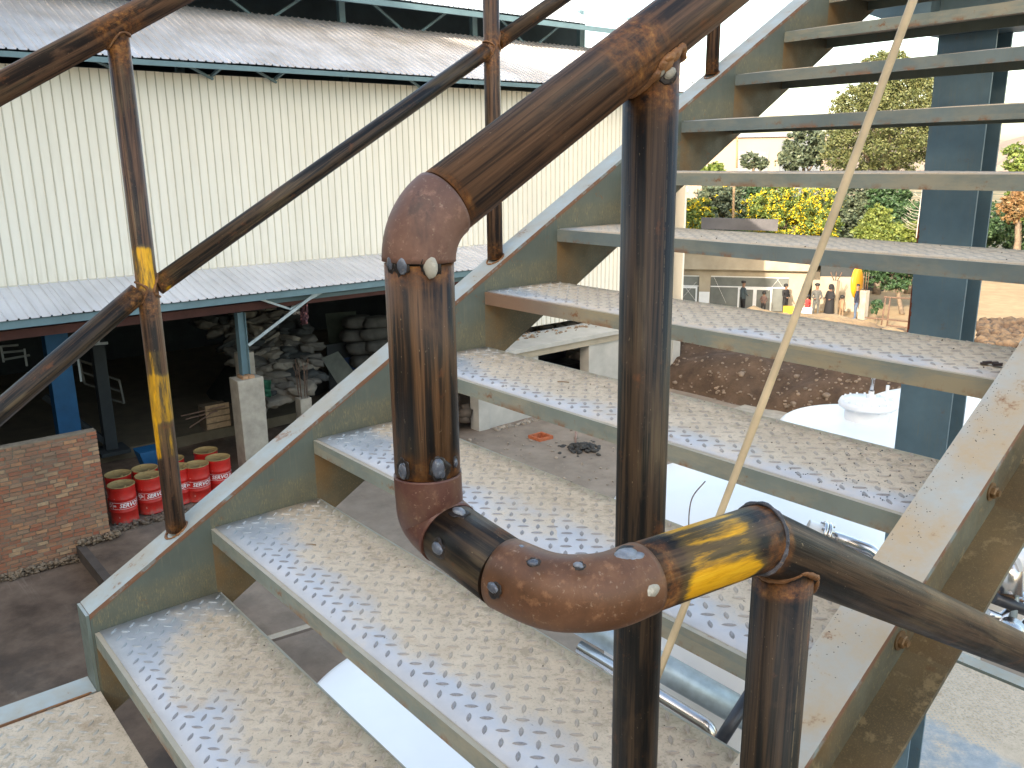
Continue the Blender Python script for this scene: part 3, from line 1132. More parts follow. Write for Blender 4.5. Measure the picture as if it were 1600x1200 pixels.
m.build('cross_beam', M['column'], colm)
m = MB()
pts = [(cx1 - 0.301, 1.80), (cx1 - 0.62, 1.93), (cx1 - 0.62, 2.05), (cx1 - 0.301, 2.05)]
Af = [m.bm.verts.new((x, cy1 - 0.02, z)) for x, z in pts]
Bf = [m.bm.verts.new((x, cy1 + 0.18, z)) for x, z in pts]
for i in range(4):
    m.bm.faces.new((Af[i], Af[(i + 1) % 4], Bf[(i + 1) % 4], Bf[i]))
m.bm.faces.new(Af[::-1])
m.bm.faces.new(Bf)
m.build('haunch', M['column'], colm)
m = MB()
for z0_, z1_, w in ((0.30, 0.62, 0.010), (0.78, 0.95, 0.006)):
    n = 14
    for i in range(n):
        za = z0_ + (z1_ - z0_) * i / n
        ww = w * math.sin(math.pi * (i + 0.5) / n) * random.uniform(0.6, 1.2)
        m.box((cx1 - 0.2602, cy1 - 0.0012, za), (cx1 - 0.259 + ww * 1.3, cy1 - 0.0003, za + (z1_ - z0_) / n + 0.001))
m.build('rust_patch', flat('fresh_rust', (0.22, 0.06, 0.03), 0.9, 0, 0.3, 30), colm)

# ------------------------------------------------------------------ handrails
PR = 0.0242
TR = 0.0292


def weld_ring(mb, pts, r, jit=0.25, sub=1, rng=random):
    """a lumpy continuous bead: many small overlapping ripples"""
    n = len(pts)
    for i in range(n):
        a, b = Vector(pts[i]), Vector(pts[(i + 1) % n])
        k = 4
        for j in range(k):
            p = a.lerp(b, j / k)
            rr = r * 0.80 * (1 + jit * 0.55 * mnoise.noise(p * 150) * 2)
            mb.blob(p, rr, sub, (1, 1, 0.8), r * 0.05, rng)


def flange_weld(x, y, parent):
    mb = MB()
    n = 26
    pts = []
    for k in range(n):
        a = 2 * math.pi * k / n
        dx, dy = math.cos(a) * (PR + 0.002), math.sin(a) * (PR + 0.002)
        pts.append((x + dx, y + dy, top(y) + SL * dy + 0.0015))
    weld_ring(mb, pts, 0.0042, 0.4)
    mb.build('weld_bead', M['weld'], parent)


def rail_weld(x, y, h, R, parent, mat=None, r=0.0042, rp=PR, shf=None, sl=SL, n=30):
    shf = shf or (lambda yy: top(yy) + h)
    mb = MB()
    cs = math.cos(math.atan(sl))
    pts = []
    for k in range(n):
        a = 2 * math.pi * k / n
        dx, dy = math.cos(a) * (rp + 0.0015), math.sin(a) * (rp + 0.0015)
        q = max(0.16 * R * R, R * R - dx * dx)
        pts.append((x + dx, y + dy, shf(y + dy) - math.sqrt(q) / cs - 0.0005))
    weld_ring(mb, pts, r, 0.4)
    return mb.build('weld_bead', mat or M['weld'], parent)


LX = -BF / 2
lh = thing('handrail', (LX, 0.527, 0), 'weathered brown pipe handrail along the far left stringer with yellow paint on its first post', 'handrail')
H1 = 1.190
postsL = [0.527, 1.575, 2.612, 3.66]
mats_post = [pipe_mat('post_yellow_marked', 2, yellow=((0.28, 0.42, 0.42), (0.19, 0.48, 0.53), (0.605, 0.72, 0.43)), joints=((0.0, 0.03), (0.60, 0.05), (1.16, 0.06)), seed=1.7),
             pipe_mat('post_brown', 2, joints=((0.02, 0.03), (0.60, 0.05)), seed=4.1)]
for i, y in enumerate(postsL):
    m = MB()
    m.tube([(LX, y, top(y) + 0.0005), (LX, y, top(y) + 0.3), (LX, y, top(y) + H1 - 0.01)], PR, 32)
    o = m.build('post', mats_post[0 if i == 0 else 1], lh)
    flange_weld(LX, y, lh)
    rail_weld(LX, y, H1, TR, lh)
    if i == 0:
        o['label'] = 'post with yellow paint smears'
m = MB()
m.tube([(LX, 0.02, top(0.02) + H1), (LX, 2.0, top(2.0) + H1), (LX, 4.3, top(4.3) + H1)], TR, 32)
m.build('top_rail', pipe_mat('top_rail_brown', 2, joints=((0.58, 0.05),), seed=8.3), lh)
# middle rails, one length per bay
bays = [(-0.25, 0.527, 0.540, 0.6215), (0.527, 1.575, 0.606, 0.620), (1.575, 2.612, 0.621, 0.621), (2.612, 3.66, 0.621, 0.621)]
for i, (ya, yb, ha, hb) in enumerate(bays):
    m = MB()
    zz = [ha, hb]
    p0 = Vector((LX, ya, top(ya) + (0.4866 if i == 0 else ha)))
    p1 = Vector((LX, yb, top(yb) + hb))
    if i == 0:
        p1 = Vector((LX, 0.527, 0.971))
        p0 = p1 + (Vector((LX, 0.189, 0.730)) - Vector((LX, 0.504, 0.955))) * 2.6
    d = (p1 - p0).normalized()
    a0 = p0 + d * (PR * 1.05)
    a1 = p1 - d * (PR * 1.05)
    m.tube([a0, (a0 + a1) / 2, a1], PR * (1.0 if i == 0 else 0.95), 32)
    m.build('middle_rail', pipe_mat('middle_rail_dark%s' % ('' if i == 0 else '_thin'), 1, yellow=(((0.0, 0.03, 0.50),) if i == 1 else ()), joints=(((a1 - a0).length - 0.01, 0.035), (0.0, 0.03)), seed=2.9 + i * 3), lh)
    # weld collars where it meets the posts
    for (c, sgn) in ((a0, 1), (a1, -1)):
        if (sgn == 1 and i == 0):
            continue
        mb = MB()
        pts = []
        s_ = d.cross(Vector((1, 0, 0))).normalized()
        for k in range(26):
            a = 2 * math.pi * k / 26
            off = (Vector((1, 0, 0)) * math.cos(a) + s_ * math.sin(a)) * (PR * 0.97)
            q = c + off
            # saddle on to the round post
            yy = math.sqrt(max(0.0, PR * PR - off.x * off.x * 0.98))
            py = (yb if sgn == -1 else ya) + sgn * (yy + 0.0005)
            q = Vector((q.x, py, q.z + (py - q.y) * SL))
            pts.append(q)
        weld_ring(mb, pts, 0.0045, 0.4)
        mb.build('weld_bead', M['weld'], lh)

# near handrail with the welded return loop
NX = 1.527
HN = 1.0112
nh = thing('handrail', (NX, 0.502, 0), 'big dark pipe handrail in front whose welded elbows loop round to the lower flight', 'handrail')
RN = 0.0256
PN = 0.0242


def nrail(y):
    return top(y) + HN


corner = Vector((NX, 0.2505, nrail(0.2505)))
rd = Vector((0, 1, SL)).normalized()
TL = 0.0262
e0 = corner + rd * TL
e1 = corner - Vector((0, 0, 1)) * TL
m = MB()
m.tube([e0 + rd * 0.0015, e0 + rd * 0.4, (NX, 1.5, nrail(1.5)), (NX, 4.3, nrail(4.3))], RN, 64, seam=(-1, 0, 0.2))
m.build('top_rail', pipe_mat('near_rail_brown', 2, joints=((0.215, 0.030), (0.0, 0.006)), seed=11.0), nh)
GAPM = M['dark']


def gap_core(a, b, r, parent):
    mb = MB()
    mb.tube([a, b], r, 40)
    mb.build('joint_gap', GAPM, parent)


m = MB()
m.tube(arc(e0, corner, e1, 16), RN * 1.045, 64, seam=(-1, 0, 0.2))
eb = m.build('elbow', M['elbow'], nh)
gap_core(e0 - rd * 0.004, e0 + rd * 0.006, RN - 0.0022, nh)
# vertical drop


def pz(px, py, z):
    d = CROT @ Vector(((px - 800) / FPX, -(py - 600) / FPX, -1.0))
    return CAM + d * ((z - CAM.z) / d.z)


def spline(P, n=8):
    """Catmull-Rom through the points"""
    P = [P[0] * 2 - P[1]] + list(P) + [P[-1] * 2 - P[-2]]
    out = []
    for i in range(1, len(P) - 2):
        a, b, c, d = P[i - 1], P[i], P[i + 1], P[i + 2]
        for k in range(n):
            t = k / n
            out.append(0.5 * ((2 * b) + (c - a) * t + (2 * a - 5 * b + 4 * c - d) * t * t + (3 * b - a - 3 * c + d) * t ** 3))
    out.append(P[-2])
    return out


zv0, zv1 = e1.z - 0.0012, 1.014
m = MB()
m.tube([(NX, 0.2505, zv0), (NX, 0.2508, (zv0 + zv1) / 2), (NX, 0.251, zv1)], RN * 0.985, 64, seam=(-1, 0.3, 0))
m.build('drop_pipe', pipe_mat('drop_pipe_dark', 0, joints=((0.0, 0.012), (zv0 - zv1, 0.016)), seed=14.2), nh)
gap_core((NX, 0.2505, zv0 + 0.004), (NX, 0.2505, zv0 - 0.004), RN - 0.0025, nh)
b0 = Vector((NX, 0.251, zv1 - 0.0018))
b1 = pz(703, 834, 0.9665)
c1 = pz(792, 897, 0.960)
d1 = pz(1001, 904, 0.960)
J = Vector((1.7025, 0.433, 0.9625))
dC = (J - d1).normalized()
dB = (c1 - b1).normalized()
# lower elbow B
m = MB()
m.tube(spline([b0, b0 + Vector((0.0008, 0, -0.018)), b1 - dB * 0.020 + Vector((-0.004, 0, 0.006)), b1], 8), RN * 1.02, 64, seam=(-1, 0.3, 0))
m.build('elbow', M['elbow_low'], nh)
gap_core(b0 + Vector((0, 0, 0.005)), b0 - Vector((0, 0, 0.003)), RN - 0.003, nh)
# short straight piece
m = MB()
m.tube([b1 + dB * 0.0012, (b1 + c1) / 2, c1 - dB * 0.0008], RN * 0.985, 64, seam=(-1, 0.3, 0))
m.build('short_pipe', pipe_mat('short_pipe_black', 1, dark=0.9, seed=21.0), nh)
gap_core(b1 - dB * 0.003, b1 + dB * 0.004, RN - 0.0025, nh)
# big horizontal elbow C
pC = [c1, pz(850, 921, 0.960), pz(900, 927, 0.960), pz(952, 922, 0.960), d1]
pth = spline(pC, 7)
m = MB()
m.tube(pth, RN * 1.015, 64, seam=(-1, 0.0, 0.6))
m.build('elbow', elbow_mat('rust_orange_elbow', (0.145, 0.062, 0.028), (0.225, 0.108, 0.052), 9.0, 0.46), nh)
cC = pz(900, 927, 0.960)
# yellow painted pipe and mitred lower rail
K0 = d1 + dC * 0.0022
lowd = Vector((0, 1, -0.565)).normalized()
m = MB()
mit = (dC + lowd).normalized()
m.tube([K0, (K0 + J) / 2, J, J + lowd * 0.4, J + lowd * 1.2, J + lowd * 4.2], RN * 0.985, 64, seam=(-0.6, 0.0, -0.8))
LJ = (J - K0).length
m.build('return_pipe', pipe_mat('yellow_return_pipe', 1, yellow=((0.014, LJ - 0.018, 0.43),), joints=((LJ, 0.012), (0.0, 0.012)), seed=27.4), nh)
gap_core(K0 - dC * 0.005, K0 + dC * 0.003, RN - 0.0025, nh)
mb = MB()
s_ = mit.cross(Vector((1, 0, 0))).normalized()
pts = []
for k in range(46):
    a = 2 * math.pi * k / 46
    off = (Vector((1, 0, 0)) * math.cos(a) + s_ * math.sin(a) * 1.08)
    pts.append(J + off * (RN * 0.98))
weld_ring(mb, pts, 0.0029, 0.5)
mb.build('weld_bead', elbow_mat('burnt_weld', (0.04, 0.04, 0.05), (0.16, 0.15, 0.17), 8.0, 0.35), nh)

# the two newels
PY = 0.502
pm1 = pipe_mat('newel_dark', 1, joints=((0.985, 0.035),), seed=31.0)
m = MB()
m.tube([(NX, PY, top(PY) + 0.0005), (NX, PY - 0.003, top(PY) + 0.5), (NX, PY - 0.006, nrail(PY) - 0.012)], PN, 64, seam=(-1, 0.6, 0))
m.build('post', pm1, nh)
flange_weld(NX, PY, nh)
rail_weld(NX, PY - 0.006, HN, RN, nh, r=0.0056, n=44)
P2X, P2Y = 1.7, 0.477
m = MB()
zl = J.z - 0.565 * (P2Y - J.y)
m.tube([(P2X, P2Y, lo(P2Y) + 0.0005), (P2X, P2Y, 0.5), (P2X, P2Y, zl - 0.01)], PN, 64, seam=(-1, 0.6, 0))
m.build('post', pipe_mat('newel_black', 1, joints=((zl - 0.025 - lo(P2Y), 0.008),), dark=0.8, seed=37.0), nh)
rail_weld(P2X, P2Y, 0, RN, nh, shf=lambda yy: J.z - 0.565 * (yy - J.y), sl=0.565, r=0.0044, n=40)
m = MB()
for yy in (1.55, 2.6, 3.65):
    m = MB()
    m.tube([(NX, yy, top(yy)), (NX, yy, nrail(yy) - 0.01)], PN, 32)
    m.build('post', pm1, nh)

# tack welds: lumps that bridge the open joints


def tack(c, nrm, r, mat, squash=(1.25, 0.8), parent=nh, tang=None, seed=0):
    rng = random.Random(seed)
    nrm = Vector(nrm).normalized()
    tang = Vector(tang) if tang else nrm.orthogonal()
    tang = (tang - nrm * tang.dot(nrm)).normalized()
    b = nrm.cross(tang)
    mb = MB()
    for k in range(5):
        off = tang * rng.uniform(-0.5, 0.5) * r + b * rng.uniform(-0.3, 0.3) * r
        rr = r * (1.0 if k == 0 else rng.uniform(0.35, 0.6))
        res = bmesh.ops.create_icosphere(mb.bm, subdivisions=2, radius=1.0)
        for v in res['verts']:
            p = v.co.copy()
            jit = 1 + 0.14 * mnoise.noise(p * 2.2 + Vector((seed, k, 0)))
            v.co = Vector(c) + off + (tang * p.x * squash[0] + b * p.y * squash[1] + nrm * p.z * 0.42) * rr * jit
            for f in v.link_faces:
                f.smooth = True
    mb.build('tack_weld', mat, parent)
    if mat is not M['weld']:
        mb = MB()
        res = bmesh.ops.create_icosphere(mb.bm, subdivisions=3, radius=1.0)
        for v in res['verts']:
            p = v.co.copy()
            jit = 1 + 0.45 * mnoise.noise(p * 1.7 + Vector((seed * 0.37, 1, 0)))
            v.co = Vector(c) - nrm * r * 0.12 + (tang * p.x * 1.55 + b * p.y * 1.25 + nrm * p.z * 0.16) * r * jit
            for f in v.link_faces:
                f.smooth = True
        mb.build('soot_ring', M['soot'], parent)


camdir = lambda p: (CAM - Vector(p)).normalized()


def on_pipe(c, axis, px, py, R):
    """point on a pipe surface near centre c seen at a picture position"""
    c = Vector(c)
    axis = Vector(axis).normalized()
    d = (CROT @ Vector(((px - 800) / FPX, -(py - 600) / FPX, -1.0))).normalized()
    w = CAM - c
    a = d - axis * d.dot(axis)
    b = w - axis * w.dot(axis)
    A_, B_, C_ = a.dot(a), 2 * a.dot(b), b.dot(b) - R * R
    disc = B_ * B_ - 4 * A_ * C_
    if disc < 0:
        t = -B_ / (2 * A_)
    else:
        t = (-B_ - math.sqrt(disc)) / (2 * A_)
    p = CAM + d * t
    n = (p - c) - axis * (p - c).dot(axis)
    return c + axis * (p - c).dot(axis) + n.normalized() * R, n.normalized()


def tacks(c, axis, R, items):
    for i, (px, py, r, mt) in enumerate(items):
        p, n = on_pipe(c, axis, px, py, R)
        tack(p, n, r, M[mt], tang=axis, seed=px)


tacks(e1, (0, 0, 1), RN, [(609, 412, 0.0042, 'tack'), (626, 414, 0.0052, 'tack'), (676, 411, 0.0066, 'tack_pale'), (667, 412, 0.004, 'tack_pale')])
tacks(b0, (0, 0, 1), RN, [(629, 732, 0.0052, 'tack'), (688, 735, 0.0065, 'tack'), (712, 722, 0.0030, 'tack')])
tacks(b1, dB, RN, [(718, 800, 0.0052, 'tack'), (684, 858, 0.0056, 'tack')])
tacks(c1, dB, RN, [(818, 857, 0.0046, 'tack'), (772, 922, 0.0046, 'tack')])
tacks(K0, dC, RN, [(986, 868, 0.0078, 'tack'), (1017, 924, 0.0064, 'tack_pale'), (1020, 938, 0.0032, 'tack')])
tacks(cC, (0.7, 0.7, 0), RN * 1.4, [(834, 878, 0.0030, 'tack'), (906, 884, 0.0026, 'tack')])
pp, nn = on_pipe((NX, PY, 1.31), (0, 0, 1), 988, 160, PN)
tack(pp, nn, 0.0075, elbow_mat('black_weld_lump', (0.012, 0.03, 0.03), (0.05, 0.09, 0.09), 4.0, 0.2), seed=5)
for (px, py, r) in ((1040, 100, 0.008), (1028, 112, 0.007), (1052, 90, 0.006), (1045, 118, 0.005)):
    pp, nn = on_pipe((NX, PY, 1.345), (0, 0, 1), px, py, PN * 1.12)
    tack(pp, nn, r, M['weld'] if py < 111 else M['tack_pale'], seed=px)

# bamboo stick leaning in the stair
stick = MB()
s0, s1 = Vector((1.27, 0.785, 2 * RISE + 0.006)), at(1449, -60, 1.28)
sp = [s0.lerp(s1, i / 14) + Vector((0, 0, 0)) for i in range(15)]
rr_ = random.Random(3)
mid = at(1250, 470, 1.26)
for i, p in enumerate(sp):
    f_ = math.sin(math.pi * i / 14)
    sp[i] = p + (at(1252, 470, 1.3) - at(1246, 470, 1.3)) * f_ * 0.6
radii = [0.0054 + 0.0012 * i / 14 + (0.0005 if i % 4 == 2 else 0) for i in range(15)]
stick.tube(sp, 0.006, 14, radii=radii)
tag(stick.build('bamboo_stick', flat('peeled_bamboo', (0.60, 0.45, 0.27), 0.55, 0, 0.2, 12, 0.1)), 'thin pale bamboo stick leaning up across the treads', 'stick')
# black rope knot behind the newel
m = MB()
rg = random.Random(4)
for i in range(26):
    m.blob(Vector((NX - 0.03, PY + 0.045, 0.80)) + Vector((rg.uniform(-.006, .006), rg.uniform(-.006, .008), rg.uniform(-.045, .045))), rg.uniform(0.004, 0.007), 1, (1, 1, 1), 0.001, rg)
tag(m.build('tape_knot', M['blackpipe']), 'small knot of black tape hanging behind the newel post', 'tape')

# litter on treads
rl = random.Random(12)


def on_tread(px, py, n):
    d = CROT @ Vector(((px - 800) / FPX, -(py - 600) / FPX, -1.0))
    t = (n * RISE - CAM.z) / d.z
    return CAM + d * t


for (px, py, n, ln, ang, lab) in ((486, 853, 2, 0.025, 0.7, 'short brown twig on the third tread from the bottom landing'), (880, 599, 4, 0.03, 0.6, 'short reddish twig lying between the two nearest posts')):
    c = on_tread(px, py, n) + Vector((0, 0, 0.0035))
    m = MB()
    d = Vector((math.cos(ang), math.sin(ang), 0)) * ln / 2
    m.tube([c - d, c + d * 0.1 + Vector((0, 0, 0.001)), c + d], 0.0016, 6)
    tag(m.build('twig', M['wood']), lab, 'twig')
c = on_tread(1548, 573, 5) + Vector((0, 0, 0.003))
m = MB()
for k in range(7):
    a = k * 0.5
    m.obox(c + Vector((math.cos(a) * 0.012, math.sin(a) * 0.01, 0.002 + 0.002 * (k % 2))), Vector((0.007, 0.003, 0.001)), Vector((-0.002, 0.004, 0)), Vector((0, 0, 0.0008)))
tag(m.build('dry_leaf', flat('dry_leaf_brown', (0.05, 0.03, 0.025), 0.8)), 'curled dark dry leaf on the tread at right', 'leaf')
m = MB()
for k in range(420):
    n = rl.choice((1, 1, 2, 2, 3, 3, 4, 4, 5, 5, 6))
    x = rl.uniform(0.02, WID - 0.02)
    y = n * G + 0.29 * (rl.random() ** 0.6) + 0.006
    s = rl.uniform(0.0007, 0.0018) * (1.8 if rl.random() < 0.08 else 1)
    m.blob((x, y, n * RISE + 0.001), s, 0, (1, 1.3, 0.7), s * 0.3, rl)
tag(m.build('grit', flat('dark_grit', (0.10, 0.07, 0.05), 0.9, 0, 0.5, 50)), kind='stuff')
m = MB()
for k in range(170):
    x = WID - 0.25 * rl.random() ** 1.5 - 0.01
    y = 4 * G + rl.uniform(0.02, 0.28)
    s = rl.uniform(0.0006, 0.0016)
    m.blob((x, y, 4 * RISE + 0.001), s, 0, (1, 1.3, 0.6), s * 0.3, rl)
for k in range(380):
    y = rl.uniform(0.85, 1.9) + 0.1 * rl.gauss(0, 1)
    x = WID + 0.05 * rl.random() ** 2.0 + 0.004
    s = rl.uniform(0.0003, 0.0009)
    m.blob((x, y, top(y) + s * 0.3), s, 0, (1.4, 1.4, 0.5), s * 0.3, rl)
tag(m.build('coarse_grit', flat('blue_black_grit', (0.045, 0.055, 0.065), 0.9, 0, 0.3, 50)), kind='stuff')

# ------------------------------------------------------------------ warehouse on the left
wh = thing('warehouse', (-19, 12, GZ), 'long warehouse with cream ribbed cladding, zinc canopy and open dark bays below', 'warehouse')


def rib_sheet_mesh(name, W_, L_, dirw, dirl, nrm, mat, pitch=0.2, rib=0.03, rw=0.022, base=0.045, two=None, over=0.0):
    """one trapezoid-ribbed sheet: W_ wide along dirw, L_ long along dirl"""
    mb = MB()
    dirw, dirl, nrm = Vector(dirw), Vector(dirl).normalized(), Vector(nrm).normalized()
    prof = []
    n = int(round(W_ / pitch))
    for i in range(n):
        c = (i + 0.5) * pitch
        prof += [(c - base / 2, 0), (c - rw / 2, rib), (c + rw / 2, rib), (c + base / 2, 0)]
    prof = [(0, 0)] + prof + [(W_, 0)]
    A_ = [mb.bm.verts.new(dirw * a + nrm * b) for a, b in prof]
    B_ = [mb.bm.verts.new(dirw * a + nrm * b + dirl * L_) for a, b in prof]
    for i in range(len(prof) - 1):
        f = mb.bm.faces.new((A_[i], A_[i + 1], B_[i + 1], B_[i]))
        if two:
            f.material_index = 1 if (i % 4) in (1, 2, 3) else 0
    thicken(mb.bm, nrm * -0.004)
    me = bpy.data.meshes.new(name)
    bmesh.ops.recalc_face_normals(mb.bm, faces=mb.bm.faces[:])
    mb.bm.to_mesh(me)
    mb.bm.free()
    for mm in ([mat, two] if two else [mat]):
        me.materials.append(mm)
    return me


def lay(me, name, ys_, x, z, parent=wh):
    for k, y in enumerate(ys_):
        o = bpy.data.objects.new(name, me)
        o.location = Vector((x, y, z)) - world_loc(parent) + Vector((random.uniform(-.003, .003), 0, random.uniform(-.006, .006)))
        o.parent = parent
        COL.objects.link(o)


# cream wall above the canopy, then the full height part beyond it
wall_a = rib_sheet_mesh('wall_sheet', 1.0, 4.56, (0, 1, 0), (0, 0, 1), (1, 0, 0), M['cream'], rib=0.022, rw=0.014, base=0.032, two=M['cream_rib'])
lay(wall_a, 'wall_sheet', [1 + k for k in range(0, 16)], -19.0, -1.25)
wall_b = rib_sheet_mesh('wall_sheet', 1.0, 7.4, (0, 1, 0), (0, 0, 1), (1, 0, 0), M['cream'], rib=0.022, rw=0.014, base=0.032, two=M['cream_rib'])
lay(wall_b, 'wall_sheet', [17 + k for k in range(0, 8)], -19.0, -4.09)
# canopy
pit = math.radians(13.7)
can = rib_sheet_mesh('canopy_sheet', 1.0, 1.94, (0, 1, 0), (-math.cos(pit), 0, math.sin(pit)), (math.sin(pit), 0, math.cos(pit)), M['roof_low'])
lay(can, 'canopy_sheet', [-1 + k for k in range(0, 18)], -17.15, -1.70)
m = MB()
m.box((-17.26, -1, -1.88), (-17.20, 17, -1.725))
m.build('eave_beam', M['beam'], wh)
m = MB()
m.box((-19.02, 1, -1.32), (-18.96, 17, -1.235))
m.build('wall_flashing', M['cream_rib'], wh)
m = MB()
m.box((-18.2, -1, -2.24), (-18.05, 17, -2.05))
m.build('red_beam', M['redbeam'], wh)
m = MB()
m.box((-17.80, 8.6, -2.08), (-17.72, 17, -1.98))
m.build('gutter_pipe', M['beam'], wh)
# middle louvre roof
pm_ = math.radians(24)
lou = rib_sheet_mesh('roof_sheet', 1.0, 4.42, (0, 1, 0), (-math.cos(pm_), 0, math.sin(pm_)), (math.sin(pm_), 0, math.cos(pm_)), M['roof_mid'])
lay(lou, 'roof_sheet', [1.5 + k for k in range(0, 25)], -18.2, 3.51)
m = MB()
m.box((-18.28, 1.5, 3.36), (-18.22, 26.5, 3.47))
m.build('eave_beam', M['beam'], wh)
m = MB()
m.box((-22.3, 1.5, 5.12), (-22.2, 26.5, 5.24))
m.build('purlin', M['beam'], wh)
# monitor roof
mon = rib_sheet_mesh('roof_sheet', 1.0, 4.6, (0, 1, 0), (-math.cos(pm_), 0, math.sin(pm_)), (math.sin(pm_), 0, math.cos(pm_)), M['roof_top'])
lay(mon, 'roof_sheet', [3.5 + k for k in range(0, 24)], -21.2, 5.93)
m = MB()
m.box((-21.3, 3.5, 5.72), (-21.22, 27.5, 5.88))
m.build('eave_beam', M['beam'], wh)
# monitor frame: posts and crossed braces in the dark gap
for k, y in enumerate([3.6, 8.6, 13.6, 18.6, 23.6, 26.3]):
    m = MB()
    m.box((-22.5, y, 3.4), (-22.32, y + 0.2, 6.6))
    m.build('monitor_post', M['beam'], wh)
for k, y in enumerate([8.6, 13.6, 18.6]):
    for (a, b) in (((y + 0.4, 6.4), (y + 2.5, 5.05)), ((y + 4.6, 6.4), (y + 2.5, 5.05))):
        m = MB()
        m.bar((-22.25, a[0], a[1]), (-22.25, b[0], b[1]), 0.07)
        m.build('brace', M['beam'], wh)
# brackets that hold the louvre roof off the wall
for y in (6.2, 8.2, 9.8, 14.2, 19.3, 23.0):
    m = MB()
    m.bar((-18.98, y, 3.28), (-18.3, y + 0.1, 3.5), 0.06)
    m.bar((-18.6, y - 0.8, 3.5), (-18.9, y, 3.2), 0.05)
    m.build('bracket', M['beam'], wh)
# closing shell: dark far walls and roofs
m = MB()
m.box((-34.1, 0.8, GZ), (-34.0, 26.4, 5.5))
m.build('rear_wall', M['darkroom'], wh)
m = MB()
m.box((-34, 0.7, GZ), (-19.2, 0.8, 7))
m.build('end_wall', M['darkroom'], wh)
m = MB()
m.box((-34, 26.0, GZ), (-19.05, 26.1, 4.9))
m.build('end_wall', M['cream'], wh)
m = MB()
m.quad((-25.4, 3.0, 7.8), (-25.4, 27.5, 7.8), (-34.3, 27.5, 3.9), (-34.3, 3.0, 3.9))
m.quad((-25.4, 3.0, 7.84), (-34.3, 3.0, 3.94), (-34.3, 27.5, 3.94), (-25.4, 27.5, 7.84))
m.build('rear_roof', M['navy'], wh)
m = MB()
m.box((-24.8, 1.0, 4.6), (-24.7, 26.2, 7.4))
m.build('monitor_lining', M['navy'], wh)
m = MB()
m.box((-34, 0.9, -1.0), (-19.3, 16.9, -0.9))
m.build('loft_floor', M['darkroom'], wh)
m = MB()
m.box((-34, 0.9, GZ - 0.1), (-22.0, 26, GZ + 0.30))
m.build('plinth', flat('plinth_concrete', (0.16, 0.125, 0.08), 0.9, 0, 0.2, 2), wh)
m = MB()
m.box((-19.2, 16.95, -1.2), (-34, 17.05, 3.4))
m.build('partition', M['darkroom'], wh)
# columns
def wh_column(y, ped=True):
    x = -17.98
    m = MB()
    if ped:
        m.box((x - 0.33, y - 0.28, GZ - 0.1), (x + 0.22, y + 0.36, -3.88))
        rgp = random.Random(5)
        for v in m.bm.verts:
            v.co += Vector((rgp.uniform(-.02, .02), rgp.uniform(-.02, .02), rgp.uniform(-.02, .02)))
        pd = m.build('pedestal', M['concrete'], wh, bevel=0.02)
        b = MB()
        for (i, j) in ((-1, 0), (0, 0), (-1, 1), (0, 1)):
            b.box((x + i * 0.19 + 0.01, y - 0.14 + j * 0.16, -3.875), (x + i * 0.19 + 0.18, y + 0.0 + j * 0.16, -3.80))
        tag(b.build('packing_brick', M['brick'], pd), kind='stuff')
    m = MB()
    z0_ = -3.79 if ped else GZ
    m.box((x - 0.11, y - 0.10, z0_), (x + 0.11, y - 0.088, -2.25))
    m.box((x - 0.006, y - 0.087, z0_), (x + 0.006, y + 0.087, -2.25))
    m.box((x - 0.11, y + 0.088, z0_), (x + 0.11, y + 0.10, -2.25))
    tag(m.build('column', M['beam'], wh))


wh_column(7.95)
wh_column(14.2, False)
wh_column(1.3)
# pedestal back neighbour (plain concrete stub with no steel)
m = MB()
m.box((-19.6, 8.35, GZ), (-19.25, 8.75, -3.55))
m.build('pedestal', M['concrete'], wh, bevel=0.015)
# knee brace and eave brackets near the column
m = MB()
m.bar((-17.85, 8.05, -3.05), (-17.3, 9.7, -1.86), 0.07)
m.build('knee_brace', M['galv'], wh)
for (a, b) in (((-17.25, 8.05, -1.80), (-17.6, 9.1, -2.25)), ((-17.6, 9.1, -2.25), (-17.25, 10.2, -1.72))):
    m = MB()
    m.bar(a, b, 0.05)
    m.build('eave_bracket', M['galv'], wh)
# blue column
A = at(103, 640, 22.0)
m = MB()
m.box((A.x - 0.2, A.y - 0.28, GZ + 0.2), (A.x + 0.25, A.y + 0.24, -2.1))
o = m.build('column', M['blue'], wh)
o['label'] = 'blue painted column'
m = MB()
m.box((A.x - 0.21, A.y - 0.29, -5.52), (A.x + 0.26, A.y + 0.25, -5.50))
m.build('band', M['darkroom'], o)
# black raking leg on a shoe
A = at(172, 690, 23.2)
m = MB()
m.box((A.x - 0.15, A.y - 0.15, -6.3), (A.x + 0.15, A.y + 0.15, -2.2))
m.build('column', M['darkroom'], wh)
m = MB()
m.bar((A.x, A.y, -6.1), (A.x - 0.6, A.y - 1.3, -4.6), 0.14)
m.build('raking_strut', M['darkroom'], wh)
m = MB()
m.box((A.x - 0.4, A.y - 0.35, -6.3), (A.x + 0.4, A.y + 0.4, -6.2))
m.build('base_plate', M['darkroom'], wh)

